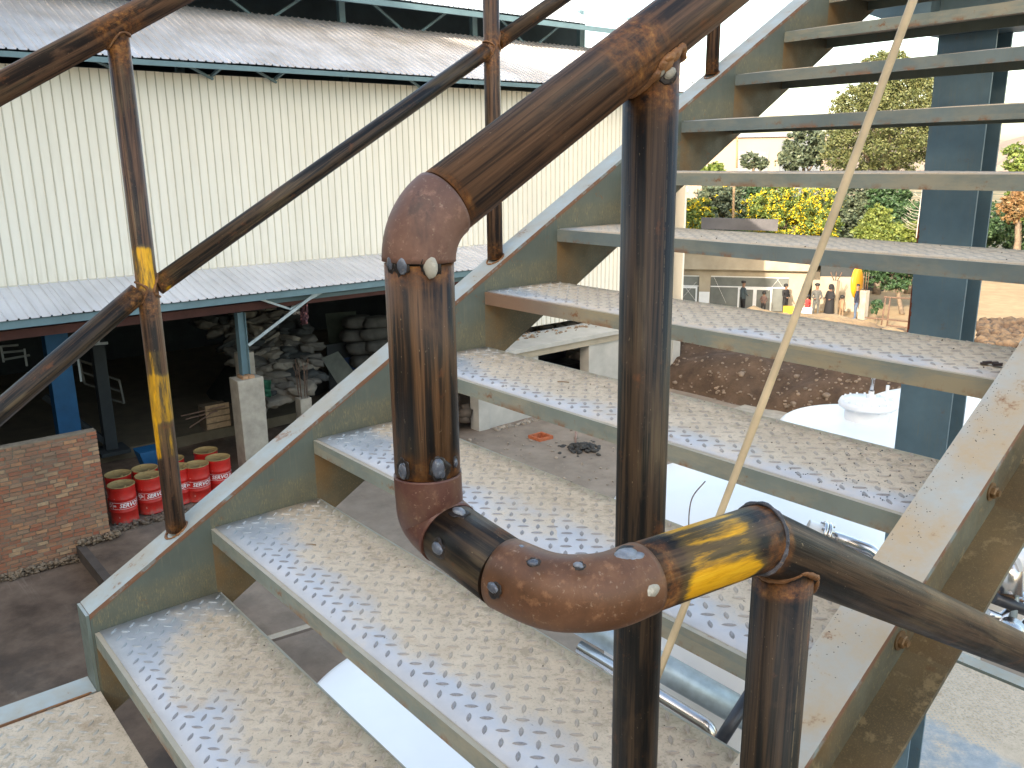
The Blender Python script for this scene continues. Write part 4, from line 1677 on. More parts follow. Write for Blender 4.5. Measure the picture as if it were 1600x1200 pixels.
# scaffold pieces hanging in the dark bay
for i, (px, py, dp, lab, kind_) in enumerate([(18, 548, 22.5, 'pale pipe rack under the canopy at the left edge', 'rack'),
                                      (138, 585, 23.5, 'small dim steel ladder frame between the blue column and the black strut', 'frame'),
                                      (176, 608, 24.5, 'dim tilted steel frame just left of the yellow marked post', 'frame')]):
    t = thing('steel_rack' if i == 0 else 'ladder_frame', at(px, py, dp), lab, kind_)
    if i == 0:
        for (a, b) in (((1, 540), (6, 566)), ((3, 541), (28, 539)), ((4, 551), (36, 548)), ((5, 562), (46, 555)), ((38, 545), (42, 572))):
            m = MB()
            m.bar(at(a[0], a[1], dp), at(b[0], b[1], dp), 0.05)
            m.build('pipe', flat('dull_zinc_pipe', (0.35, 0.38, 0.38), 0.6, 0.3), t)
    else:
        q = [(-14, -22), (10, -14), (18, 22), (-6, 14)]
        for a, b in ((0, 1), (1, 2), (2, 3), (3, 0)):
            m = MB()
            m.bar(at(px + q[a][0], py + q[a][1], dp), at(px + q[b][0], py + q[b][1], dp), 0.05)
            m.build('frame_bar', flat('dim_steel', (0.14, 0.13, 0.11), 0.7), t)
        m = MB()
        m.bar(at(px - 10, py - 4, dp), at(px + 14, py + 4, dp), 0.05)
        m.build('rung', bpy.data.materials['dim_steel'], t)
m = MB()
m.bar(at(141, 538, 22), at(168, 536, 22), 0.06)
m.bar(at(152, 538, 22), at(155, 530, 22), 0.05)
tag(m.build('tube_light', flat('dusty_white_tube', (0.5, 0.52, 0.52), 0.5)), 'small pale lamp tube hanging under the red beam left of the post', 'lamp')
m = MB()
m.bar(at(121, 555, 22), at(127, 596, 22), 0.05)
tag(m.build('hanging_pipe', bpy.data.materials['dull_zinc_pipe']), 'short pale pipe hanging upright beside the blue column', 'pipe')

# ------------------------------------------------------------------ sacks
sack_cols = {'white': (0.22, 0.19, 0.15), 'grey': (0.11, 0.098, 0.082), 'dark': (0.04, 0.042, 0.04)}
sack_m = {k: flat('sack_' + k, c, 0.8, 0, 0.25, 5, 0.5) for k, c in sack_cols.items()}


def sack_mesh(seed, neat=False):
    b = bmesh.new()
    bmesh.ops.create_icosphere(b, subdivisions=3, radius=1.0)
    for v in b.verts:
        p = v.co.copy()
        q = Vector((math.copysign(abs(p.x) ** 0.55, p.x), math.copysign(abs(p.y) ** 0.6, p.y), math.copysign(abs(p.z) ** 0.8, p.z)))
        w = mnoise.noise(p * 1.6 + Vector((seed, 0, 0))) * (0.10 if neat else 0.28) + mnoise.noise(p * 4.5 + Vector((0, seed, 0))) * (0.06 if neat else 0.20) + mnoise.noise(p * 9.0 + Vector((seed, seed, 0))) * (0.03 if neat else 0.08)
        q = q * (1 + w)
        v.co = Vector((q.x * 0.40, q.y * 0.27, q.z * 0.13))
    for f in b.faces:
        f.smooth = True
    me = bpy.data.meshes.new('sack')
    b.to_mesh(me)
    b.free()
    return me


sms = [sack_mesh(i * 3.3) for i in range(5)]
snm = [sack_mesh(40 + i * 3.3, True) for i in range(3)]
rs_ = random.Random(21)
spots = []
# heap: pixel outline sampled inside a polygon, on a slope that rises to the back
poly = [(385, 640), (430, 628), (465, 622), (505, 600), (490, 545), (478, 500), (430, 478), (320, 486), (300, 500), (345, 525), (372, 560)]


def inside(x, y, pg):
    c = False
    for i in range(len(pg)):
        x1, y1 = pg[i]
        x2, y2 = pg[i - 1]
        if (y1 > y) != (y2 > y) and x < (x2 - x1) * (y - y1) / (y2 - y1) + x1:
            c = not c
    return c


yy = 634
row = 0
while yy > 480:
    xx = 296 + (row % 2) * 10
    while xx < 505:
        if inside(xx, yy, poly):
            spots.append((xx + rs_.uniform(-4, 4), yy + rs_.uniform(-2.5, 2.5)))
        xx += 21
    yy -= 9.5
    row += 1
for i, (sx, sy) in enumerate(spots):
    f_ = (634 - sy) / 150
    dp = 24.2 + 4.0 * f_
    k = 'white' if rs_.random() < 0.55 - 0.35 * f_ else ('grey' if rs_.random() < 0.6 else 'dark')
    me = sms[i % 5].copy() if False else sms[i % 5]
    o = bpy.data.objects.new('sack', me)
    if not me.materials:
        me.materials.append(sack_m['grey'])
    o.location = at(sx, sy, dp)
    o.rotation_euler = (rs_.uniform(-0.5, 0.5), rs_.uniform(-0.4, 0.4), rs_.uniform(0, 3.1))
    o.scale = (rs_.uniform(0.85, 1.2),) * 3
    COL.objects.link(o)
    o.material_slots[0].link = 'OBJECT'
    o.material_slots[0].material = sack_m[k]
    vert_ = ('lowest layer' if f_ < 0.12 else 'lower part' if f_ < 0.35 else 'middle' if f_ < 0.6 else 'upper part' if f_ < 0.85 else 'very top')
    side_ = ('far left' if sx < 345 else 'left' if sx < 385 else 'centre left' if sx < 415 else 'centre right' if sx < 445 else 'right' if sx < 472 else 'far right')
    tag(o, '%s sack in the %s of the heap under the canopy, %s side' % ({'white': 'pale', 'grey': 'grey', 'dark': 'dark'}[k], vert_, side_), 'sack', 'sacks in the heap under the canopy')
m = MB()
m.lathe([(2.6, 0), (2.2, 0.8), (1.4, 1.8), (0.5, 2.6), (0, 2.8)], at(420, 560, 29.5) - Vector((0, 0, 1.9)), 16)
tag(m.build('rubbish_mound', sack_m['dark']), kind='stuff')
for i, (px, py) in enumerate([(590, 503), (560, 503), (585, 521), (556, 524), (592, 540), (566, 543), (598, 560), (572, 564), (600, 580), (585, 588)]):
    me = snm[i % 3]
    if not me.materials:
        me.materials.append(flat('sack_dim', (0.07, 0.065, 0.055), 0.85, 0, 0.3, 4, 0.5))
    o = bpy.data.objects.new('stacked_sack', me)
    o.location = at(px, py, 27.5)
    o.rotation_euler = (0, 0, 1.3)
    o.scale = (1.3, 1.3, 1.6)
    COL.objects.link(o)
    tag(o, 'neatly stacked grey sack left of the big drop pipe, %s column, %s from the top' % ('left' if i % 2 else 'right', ['first', 'second', 'third', 'fourth', 'fifth'][i // 2]), 'sack', 'neatly stacked sacks in the dark bay')
# green and pink cloths
def cloth(px, py, dp, w, h, mat, label, name='cloth', seed=0, cat='cloth'):
    mb = MB()
    n = 9
    gr = []
    for i in range(n):
        r_ = []
        for j in range(n):
            x, y = (i / (n - 1) - 0.5) * w, (j / (n - 1) - 0.5) * h
            k = mnoise.noise(Vector((i * 0.5, j * 0.5, seed)))
            p = at(px + x + k * 5, py + y + k * 4, dp + k * 0.35)
            r_.append(mb.bm.verts.new(p))
        gr.append(r_)
    for i in range(n - 1):
        for j in range(n - 1):
            mb.bm.faces.new((gr[i][j], gr[i + 1][j], gr[i + 1][j + 1], gr[i][j + 1])).smooth = True
    thicken(mb.bm, CROT @ Vector((0, 0, -0.02)))
    return tag(mb.build(name, mat), label, cat)


cloth(410, 607, 23.6, 26, 26, flat('green_tarp', (0.01, 0.10, 0.05), 0.7, 0, 0.3, 5), 'crumpled green tarpaulin at the foot of the sack heap', 'tarpaulin', 1, 'tarpaulin')
t = NT('pink_spotted')
o_ = t.coord('Object')
mat_pink = t.out(t.mix(t.step(t.vor(o_, 9.0), 0.30, 0.26), (0.48, 0.17, 0.16), (0.10, 0.04, 0.05)), 0.8)
cloth(475, 490, 22.0, 12, 34, mat_pink, 'pink spotted cloth hanging from the knee brace', 'cloth', 4)
cloth(463, 484, 22.2, 13, 14, flat('white_rag', (0.62, 0.60, 0.58), 0.8), 'white rag caught on the knee brace', 'rag', 7, 'rag')
# rebar stub
st = thing('concrete_stub', at(472, 665, 24.0), 'short concrete stub with tall bare rebars in front of the sack heap', 'stub')
A = at(474, 640, 23.8)
m = MB()
m.box((A.x - 0.17, A.y - 0.15, GZ), (A.x + 0.17, A.y + 0.19, A.z + 0.35))
m.build('concrete_block', M['concrete'], st, bevel=0.015)
for i in range(8):
    a = i * math.pi / 4
    x, y = A.x + math.cos(a) * 0.12, A.y + 0.02 + math.sin(a) * 0.12
    m = MB()
    m.tube([(x, y, A.z + 0.3), (x + random.uniform(-.05, .05), y + random.uniform(-.05, .05), A.z + 1.1), (x + random.uniform(-.1, .1), y + random.uniform(-.12, .1), A.z + random.uniform(1.3, 1.6))], 0.010, 6)
    m.build('rebar', M['rebar'], st)
# crate and rods beside the pedestal
A = at(335, 648, 23.0)
cr = thing('wooden_crate', (A.x, A.y, A.z - 0.4), 'small wooden crate on the plinth just left of the concrete pedestal', 'crate')
for k in range(4):
    m = MB()
    m.box((A.x + 0.25, A.y - 0.32, A.z - 0.30 + k * 0.17), (A.x + 0.28, A.y + 0.32, A.z - 0.30 + k * 0.17 + 0.14))
    m.build('slat', M['wood'], cr)
m = MB()
m.box((A.x - 0.25, A.y - 0.33, A.z - 0.32), (A.x + 0.249, A.y + 0.33, A.z + 0.28))
m.build('box', flat('crate_inside', (0.10, 0.07, 0.04), 0.9), cr)
for i, (a, b) in enumerate([((283, 650), (352, 634)), ((290, 655), (340, 642)), ((296, 668), (338, 640))]):
    m = MB()
    m.bar(at(a[0], a[1], 22.4), at(b[0], b[1], 22.7), 0.03)
    tag(m.build('steel_rod', M['rebar']), ['topmost', 'middle', 'lowest'][i] + ' of the three thin steel rods lying against the wooden crate', 'rod', 'rods lying against the wooden crate')

# tilted board, blue stuff, pale panel in the right bay
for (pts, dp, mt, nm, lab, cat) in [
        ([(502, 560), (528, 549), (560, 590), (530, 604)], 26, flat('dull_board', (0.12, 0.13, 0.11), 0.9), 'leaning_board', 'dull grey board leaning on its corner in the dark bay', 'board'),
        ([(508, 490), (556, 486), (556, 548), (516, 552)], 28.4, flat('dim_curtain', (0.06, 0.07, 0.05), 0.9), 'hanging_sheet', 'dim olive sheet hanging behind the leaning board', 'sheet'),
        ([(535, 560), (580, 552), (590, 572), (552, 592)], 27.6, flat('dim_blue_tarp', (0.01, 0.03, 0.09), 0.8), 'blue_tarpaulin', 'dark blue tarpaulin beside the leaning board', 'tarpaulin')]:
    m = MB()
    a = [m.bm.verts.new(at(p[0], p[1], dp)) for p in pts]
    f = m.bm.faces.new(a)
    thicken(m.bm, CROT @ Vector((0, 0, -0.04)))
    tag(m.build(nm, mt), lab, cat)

# ------------------------------------------------------------------ brick wall
bw = thing('brick_wall', (-16.85, 3.0, GZ), 'rough red brick wall standing in the yard at the left edge', 'wall')
BX, BY1, BTOP = -16.80, 4.14, -4.17
bl, bh, gp = 0.222, 0.066, 0.019
bz = -6.98
m = MB()
m.box((BX - 0.225, 0.2, bz), (BX - 0.010, BY1 - 0.012, BTOP - 0.012))
m.build('mortar_core', M['mortar'], bw)
bms = []
rb = random.Random(9)
for i in range(5):
    mb = MB()
    mb.box((-0.05, 0, 0), (0, 1, 1))
    for v in mb.bm.verts:
        v.co += Vector((rb.uniform(-0.004, 0.004), rb.uniform(-0.02, 0.02), rb.uniform(-0.07, 0.07)))
    me = bpy.data.meshes.new('brick')
    bmesh.ops.recalc_face_normals(mb.bm, faces=mb.bm.faces[:])
    bmesh.ops.bevel(mb.bm, geom=mb.bm.edges[:], offset=0.006, segments=1, affect='EDGES')
    mb.bm.to_mesh(me)
    mb.bm.free()
    me.materials.append(M['brick'])
    bms.append(me)
z = BTOP - bh
rowi = 0
cnt = 0
rest = MB()
allb = []
while z > bz:
    y = BY1
    first = True
    while y > 0.3:
        L = bl * rb.uniform(0.86, 1.06)
        if first and rowi % 2:
            L = 0.11
        if rb.random() < 0.10:
            L = 0.115
        first = False
        allb.append((y - L, z, L, rb.uniform(-0.008, 0.010), rb.uniform(-0.004, 0.004)))
        y -= L + gp
    z -= bh + gp * rb.uniform(0.8, 1.25)
    rowi += 1
allb.sort(key=lambda t_: -t_[0])
for (y, z, L, dx, dz) in allb:
    if cnt < 298:
        o = bpy.data.objects.new('brick', bms[rb.randrange(5)])
        o.location = Vector((BX + dx, y, z + dz)) - world_loc(bw)
        o.scale = (1, L, bh)
        o.parent = bw
        COL.objects.link(o)
        cnt += 1
    else:
        rest.box((BX - 0.05 + dx, y, z + dz), (BX + dx, y + L, z + bh + dz))
tag(rest.build('brickwork', M['brick'], bw), kind='stuff')
m = MB()
m.box((BX - 0.23, 0.2, BTOP - 0.011), (BX + 0.004, BY1, BTOP + 0.02))
rg = random.Random(2)
m.build('mortar_cap', M['mortar'], bw)
# crumbled mortar at the foot
m = MB()
for k in range(700):
    y = rb.uniform(0.5, 4.3)
    m.blob((BX + 0.03 + abs(rb.gauss(0, 0.05)), y, (-6.88 if y < 3.45 else -6.58) + rb.uniform(0, 0.13)), rb.uniform(0.015, 0.045), 1, (0.7, 1.4, 0.9), 0.02, rb)
tag(m.build('loose_mortar', flat('crumbled_mortar', (0.25, 0.18, 0.12), 0.95, 0, 0.3, 6, 0.4)), kind='stuff')
m = MB()
for k in range(800):
    y = rb.uniform(4.1, 8.0)
    x = -16.95 - abs(rb.gauss(0, 0.16)) - 0.05 * math.sin(y * 3)
    m.blob((x, y, GZ + rb.uniform(0.0, 0.09)), rb.uniform(0.015, 0.05), 1, (1, 1.3, 0.8), 0.012, rb)
tag(m.build('dirt_spill', flat('spilled_earth', (0.15, 0.11, 0.08), 0.95, 0, 0.3, 6, 0.4)), kind='stuff')

# ------------------------------------------------------------------ red drums with printed word
DR, DH = 0.29, 0.88


def drum_parts():
    b = MB()
    b.lathe([(0, 0.0), (DR - 0.005, 0.0), (DR + 0.004, 0.006), (DR + 0.004, 0.02), (DR - 0.004, 0.03), (DR - 0.004, 0.27), (DR + 0.006, 0.285), (DR - 0.004, 0.30),
             (DR - 0.004, 0.57), (DR + 0.006, 0.585), (DR - 0.004, 0.60), (DR - 0.004, 0.80), (DR, 0.815), (DR - 0.004, 0.83), (DR - 0.004, DH - 0.022), (DR + 0.004, DH - 0.015)], (0, 0, 0), 40)
    body = b
    l = MB()
    l.lathe([(DR + 0.0045, DH - 0.016), (DR + 0.0045, DH), (DR - 0.010, DH), (DR - 0.014, DH - 0.018), (0, DH - 0.016)], (0, 0, 0), 40)
    c = MB()
    c.lathe([(0.03, DH - 0.016), (0.03, DH - 0.002), (0, DH - 0.002)], (0.19, 0.03, 0), 12)
    c2 = MB()
    c2.lathe([(0.02, DH - 0.016), (0.02, DH - 0.004), (0, DH - 0.004)], (-0.19, -0.03, 0), 12)
    return body, l, c, c2


def text_mesh(word, size, depth=0.0):
    cu = bpy.data.curves.new('txt', 'FONT')
    cu.body = word
    cu.size = size
    cu.shear = 0.25
    cu.offset = size * 0.022
    cu.align_x = 'CENTER'
    cu.align_y = 'CENTER'
    cu.resolution_u = 2
    to = bpy.data.objects.new('txt', cu)
    COL.objects.link(to)
    dg = bpy.context.evaluated_depsgraph_get()
    me = bpy.data.meshes.new_from_object(to.evaluated_get(dg))
    bpy.data.objects.remove(to)
    return me


base_txt = text_mesh('SERVO', 0.135)


def wrap_text(ang0):
    b = bmesh.new()
    b.from_mesh(base_txt)
    bmesh.ops.triangulate(b, faces=b.faces[:])
    bmesh.ops.subdivide_edges(b, edges=[e for e in b.edges if e.calc_length() > 0.03], cuts=1)
    # thin frame round the word and the small round badge before it
    def rect(x0, y0, x1, y1):
        vs = [b.verts.new((x, y, 0)) for x, y in ((x0, y0), (x1, y0), (x1, y1), (x0, y1))]
        b.faces.new(vs)
    n = 12
    for i in range(n):
        xa, xb = -0.36 + 0.62 * i / n, -0.36 + 0.62 * (i + 1) / n
        rect(xa, 0.072, xb, 0.078)
        rect(xa, -0.078, xb, -0.072)
    rect(0.254, -0.072, 0.26, 0.072)
    rect(-0.36, -0.072, -0.354, 0.072)
    for k in range(3):
        rect(-0.345, 0.012 - k * 0.014, -0.27, 0.02 - k * 0.014)
    for v in b.verts:
        a = ang0 + v.co.x / DR
        v.co = Vector((math.cos(a) * (DR + 0.0005), math.sin(a) * (DR + 0.0005), 0.445 + v.co.y))
    me = bpy.data.meshes.new('lettering')
    b.to_mesh(me)
    b.free()
    me.materials.append(M['white_print'])
    return me


def print_parts(ang0, parent):
    o = bpy.data.objects.new('lettering', wrap_text(ang0))
    o.parent = parent
    COL.objects.link(o)


drums = [((189, 757), 40.0, 0.13, 'front row red drum next to the brick wall', 0),
         ((231, 743), 42.5, 0.15, 'red drum with its word box half turned, just left of the painted post', 0),
         ((276, 730), 39.0, 0.25, 'red drum mostly hidden right behind the painted post', 0),
         ((306, 726), 38.5, -0.05, 'front red drum just right of the painted post', 0),
         ((340, 715), 37.0, -0.32, 'red drum standing closest to the concrete pedestal', 0),
         ((184, 741), 38.0, 1.9, 'back row drum with an ochre lid behind the first drum by the wall', 0),
         ((226, 732), 38.5, 1.6, 'back row drum with an ochre lid behind the half turned one', 0),
         ((268, 717), 37.0, 2.0, 'back row red drum glimpsed to the right of the post', 0),
         ((321, 704), 33.5, 1.8, 'hindmost red drum in shade beside the pedestal', 0)]
for i, ((px, py), w, ang, lab, _) in enumerate(drums):
    dp = 0.585 * FPX / w * 1.02
    # put the lid centre on its sight line at the height of a standing drum
    d = CROT @ Vector(((px - 800) / FPX, -(py - 600) / FPX, -1.0))
    tdz = (GZ + DH - CAM.z) / d.z
    P0 = CAM + d * tdz
    t = thing('oil_drum', (P0.x, P0.y, GZ + 0.02), lab, 'drum', 'red oil drums by the brick wall')
    body, l, c, c2 = drum_parts()
    body.build('body', M['drum'], t, local=True)
    l.build('lid', M['gold_lid'], t, local=True)
    c.build('bung', M['gold_lid'], t, local=True)
    c2.build('bung', M['gold_lid'], t, local=True)
    print_parts(ang, t)
    print_parts(ang + 2.1, t)
    print_parts(ang - 1.75 if ang > 0.14 else ang - 2.1, t)
# blue tub behind the drums
A = at(233, 708, 21.6)
m = MB()
vs = m.box((A.x - 0.3, A.y - 0.05, GZ), (A.x + 0.25, A.y + 0.5, A.z + 0.12))
for v in vs[4:]:
    v.co.y += (-0.25 if v.co.y < A.y else 0.1)
tag(m.build('blue_tub', M['blue'], bevel=0.01), 'dark blue sheet metal tub behind the oil drums', 'tub')

# ------------------------------------------------------------------ concrete lean-to right of the canopy
lt = thing('concrete_lean_to', (-18.1, 19, GZ), 'low concrete lean-to with pale wall panels below the cream cladding', 'lean-to')
LXF = -17.40
m = MB()
m.box((-19.0, 13.2, -4.40), (LXF + 0.12, 25.5, -4.27))
m.build('roof_slab', M['concrete_pale'], lt)
m = MB()
m.box((LXF - 0.25, 13.2, -4.62), (LXF + 0.04, 25.5, -4.405))
m.build('edge_beam', M['plaster'], lt)
for y in (14.75, 19.35, 23.6):
    m = MB()
    m.box((LXF - 0.42, y, GZ - 0.1), (LXF + 0.0, y + 0.42, -4.625))
    m.build('column', M['concrete_pale'], lt, bevel=0.01)
for (ya, yb) in ((15.18, 17.15), (19.78, 21.5), (21.53, 23.59)):
    m = MB()
    m.box((LXF - 0.2, ya, GZ - 0.1), (LXF - 0.03, yb, -4.63))
    m.build('wall_panel', M['concrete_pale'], lt)
m = MB()
m.box((-22.5, 12.5, GZ), (-22.4, 17.0, -4.4))
m.build('rear_wall', M['darkroom'], lt)
# dark scrap inside the openings
rg = random.Random(17)
A = at(855, 556, 30.5)
sc_ = thing('scrapped_car', (A.x, A.y, GZ), 'dark scrapped car body seen through the lean-to opening', 'car')
m = MB()
m.box((A.x - 2.0, A.y - 1.0, GZ + 0.25), (A.x + 1.0, A.y + 0.9, GZ + 0.95))
m.build('body', flat('black_scrap', (0.012, 0.012, 0.016), 0.4), sc_, bevel=0.12)
m = MB()
m.box((A.x - 1.2, A.y - 0.8, GZ + 0.96), (A.x + 0.3, A.y + 0.7, GZ + 1.4))
m.build('cabin', bpy.data.materials['black_scrap'], sc_, bevel=0.15)
m = MB()
for k in range(240):
    x, y = rg.uniform(-26, -19.2), rg.uniform(19, 26)
    m.blob((x, y, GZ + 0.2 + rg.uniform(0, 0.9) * (1 if x < -20 else 0.5)), rg.uniform(0.12, 0.4), 1, (1, 1.2, 0.7), 0.08, rg)
tag(m.build('rubble', flat('pale_rubble', (0.34, 0.27, 0.20), 0.95, 0, 0.3, 2, 0.5)), kind='stuff')
m = MB()
for k in range(60):
    m.blob((rg.uniform(-18.8, -17.7), rg.uniform(13.4, 14.7), GZ + rg.uniform(0, 1.1)), rg.uniform(0.1, 0.28), 1, (0.8, 1.2, 0.9), 0.06, rg)
tag(m.build('scrap_heap', flat('brown_scrap', (0.07, 0.05, 0.035), 0.9, 0, 0.5, 3)), kind='stuff')
A = at(929, 548, 26.9)
m = MB()
m.box((A.x - 2.2, A.y - 2.3, GZ + 0.1), (A.x - 1.9, A.y - 2.0, GZ + 2.0))
tag(m.build('timber_post', M['wood']), 'old upright timber inside the lean-to opening', 'timber')
# things on the slab
m = MB()
for k in range(90):
    m.blob((rg.uniform(-18.95, -18.2), rg.uniform(15, 24), -4.26), rg.uniform(0.02, 0.08), 1, (1, 1.2, 0.7), 0.02, rg)
tag(m.build('slab_debris', flat('roof_debris', (0.26, 0.18, 0.12), 0.9, 0, 0.4, 6)), kind='stuff')

# inspection pit with brick lining
px0 = Vector((-15.75, 15.75, GZ))
pt = thing('inspection_pit', px0, 'small square pit lined with orange brick in the concrete yard', 'pit')
m = MB()
for (a, b) in (((-0.26, -0.26), (0.26, -0.2)), ((-0.26, 0.2), (0.26, 0.26)), ((-0.26, -0.199), (-0.2, 0.199)), ((0.2, -0.199), (0.26, 0.199))):
    m = MB()
    m.box((px0.x + a[0], px0.y + a[1], GZ - 0.6), (px0.x + b[0], px0.y + b[1], GZ + 0.07))
    m.build('lining', flat('orange_brick', (0.42, 0.12, 0.05), 0.9, 0, 0.3, 12), pt)
m = MB()
m.box((px0.x - 0.2, px0.y - 0.2, GZ - 0.62), (px0.x + 0.2, px0.y + 0.2, GZ - 0.6))
m.build('floor', M['dark'], pt)
# grey cement pile, stick and patches near it
m = MB()
A = on_g = None


def ground_at(px, py, z=GZ):
    d = CROT @ Vector(((px - 800) / FPX, -(py - 600) / FPX, -1.0))
    return CAM + d * ((z - CAM.z) / d.z)


A = ground_at(912, 702)
for k in range(160):
    a, r = rg.uniform(0, 6.28), abs(rg.gauss(0, 0.28))
    m.blob((A.x + math.cos(a) * r, A.y + math.sin(a) * r, GZ + max(0, 0.16 - r * 0.3)), rg.uniform(0.04, 0.09), 1, (1, 1, 0.6), 0.02, rg)
tag(m.build('asphalt_pile', flat('dark_grey_heap', (0.05, 0.048, 0.045), 0.95, 0, 0.4, 9)), kind='stuff')
m = MB()
A = ground_at(899, 697)
m.tube([A, A + Vector((0.02, 0, 0.5)), A + Vector((0.05, 0.02, 1.0))], 0.03, 8)
tag(m.build('marker_stick', flat('red_white_stick', (0.5, 0.35, 0.32), 0.8)), 'thin upright stick beside the small dark heap in the yard', 'stick')
m = MB()
for k in range(150):
    px, py = rg.uniform(720, 960), rg.uniform(672, 760)
    A = ground_at(px, py)
    m.blob(A + Vector((0, 0, 0.01)), rg.uniform(0.01, 0.045) * (2 if rg.random() < 0.06 else 1), 1, (1, 1, 0.6), 0.008, rg)
for k in range(160):
    A = ground_at(rg.uniform(790, 900), rg.uniform(655, 662))
    m.blob((LXF + 0.15 + rg.uniform(0, 0.25), rg.uniform(15.2, 22), GZ + 0.03), rg.uniform(0.03, 0.09), 1, (1, 1.2, 0.6), 0.02, rg)
tag(m.build('yard_debris', flat('yard_pebbles', (0.30, 0.25, 0.20), 0.9, 0, 0.5, 8)), kind='stuff')
# bright metal channel on the ground
A, B = ground_at(420, 999, -5.9), ground_at(482, 980, -5.9)
m = MB()
dv = (B - A).normalized()
m.bar(A - dv * 0.5, B + dv * 3, 0.14, 0.05)
m.build('x', M['stainless']) if False else None
dg_ = thing('drain_channel', (A.x, A.y, GZ), 'bright metal angle lying on concrete blocks below the stair', 'metal angle')
m.build('angle', M['stainless'], dg_)
m = MB()
m.box((A.x - 0.2, A.y - 0.4, GZ), (A.x + 0.2, A.y - 0.1, -5.94))
m.build('concrete_block', M['concrete'], dg_)
m = MB()
E_ = B + dv * 2.6
m.box((E_.x - 0.2, E_.y - 0.15, GZ), (E_.x + 0.2, E_.y + 0.15, -5.94))
m.build('concrete_block', M['concrete'], dg_)

# ------------------------------------------------------------------ white tanks under and beyond the stair
def tank(c, R, ztop, dome, label, manhole=False, extra=None):
    t = thing('white_tank', (c[0], c[1], GZ), label, 'tank', 'white storage tanks under the stair')
    mb = MB()
    prof = [(0, -7.2), (R, -7.2), (R, ztop)]
    for i in range(1, 13):
        a = math.pi / 2 * i / 12
        prof.append((R * math.cos(a) if i < 12 else 0, ztop + dome * math.sin(a)))
    mb.lathe(prof, (c[0], c[1], 0), 96)
    mb.build('shell', M['white_tank'], t)
    mb = MB()
    mb.lathe([(R + 0.0005, ztop - 0.02), (R + 0.008, ztop - 0.015), (R + 0.008, ztop + 0.0), (R + 0.0005, ztop + 0.005)], (c[0], c[1], 0), 96)
    mb.build('seam_ring', M['white_tank'], t)
    if manhole:
        zt = ztop + dome
        mc = (c[0], c[1], 0)
        mb = MB()
        mb.lathe([(0.24, zt - 0.05), (0.24, zt + 0.16)], mc, 40)
        mb.build('manhole_neck', M['white_tank'], t)
        mb = MB()
        mb.lathe([(0.20, zt + 0.14), (0.31, zt + 0.14), (0.315, zt + 0.165), (0.31, zt + 0.18), (0.30, zt + 0.205), (0.0, zt + 0.235)], mc, 40)
        mb.build('manhole_cover', M['white_tank'], t)
        for k in range(20):
            a = 2 * math.pi * k / 20
            mb = MB()
            mb.lathe([(0.012, zt + 0.12), (0.012, zt + 0.225), (0, zt + 0.228)], (c[0] + math.cos(a) * 0.275, c[1] + math.sin(a) * 0.275, 0), 8)
            mb.build('bolt', M['white_tank'], t)
        mb = MB()
        z1 = zt + 0.22
        mb.tube([(c[0] + 0.02, c[1] + 0.02, z1), (c[0] + 0.02, c[1] + 0.02, z1 + 0.22)] + [tuple(p) for p in arc((c[0] + 0.02, c[1] + 0.02, z1 + 0.22), (c[0] + 0.02, c[1] + 0.02, z1 + 0.27), (c[0] + 0.06, c[1] + 0.05, z1 + 0.27), 5)] + [(c[0] + 0.55, c[1] + 0.5, z1 + 0.265)], 0.02, 12)
        mb.build('vent_pipe', M['stainless'], t)
        mb = MB()
        mb.lathe([(0.05, z1 - 0.02), (0.05, z1 + 0.05), (0.03, z1 + 0.06), (0.03, z1 + 0.1)], (c[0] + 0.02, c[1] + 0.02, 0), 16)
        mb.lathe([(0.018, z1 - 0.02), (0.018, z1 + 0.17), (0, z1 + 0.17)], (c[0] + 0.15, c[1] + 0.12, 0), 10)
        mb.build('fitting', M['white_tank'], t)
    return t


tank((-2.43, 3.03), 1.11, -2.62, 0.13, 'nearest white tank whose round top shows between the lowest treads')
tcp = at(1180, 800, 6.6)
tc = tank((tcp.x, tcp.y), 1.14, tcp.z - 0.12, 0.42, 'white tank with a steel nozzle behind the middle treads')
mh = at(1353, 660, 9.7)
mz = at(1353, 671, 9.7)
tank((mh.x, mh.y), 0.93, mz.z, 0.13, 'white tank with a bolted manhole cover seen right of the bamboo stick', True)
A = at(1432, 660, 12.0)
tank((A.x + 0.15, A.y + 0.1), 1.0, A.z + 0.0, 0.45, 'farther white tank partly hidden by the blue grey column')
A = at(1588, 560, 14.5)
tank((A.x, A.y), 1.0, A.z - 0.45, 0.25, 'far white tank with a manhole at the right edge', True)

m = MB()
m.tube(spline([at(1102, 752, 5.60), at(1083, 775, 5.55), at(1077, 800, 5.5), at(1076, 835, 5.45)], 5), 0.004, 6)
tag(m.build('thin_wire', M['rebar']), 'thin curved wire hanging in front of the white tank beside the newel post', 'wire')
# nozzle and pipes
def pipe(pts, r, mat, label, name='pipe', cat='pipe', radii=None, segs=20, parent=None):
    mb = MB()
    mb.tube(pts, r, segs, radii=radii)
    o = mb.build(name, mat, parent)
    if label:
        tag(o, label, cat)
    return o


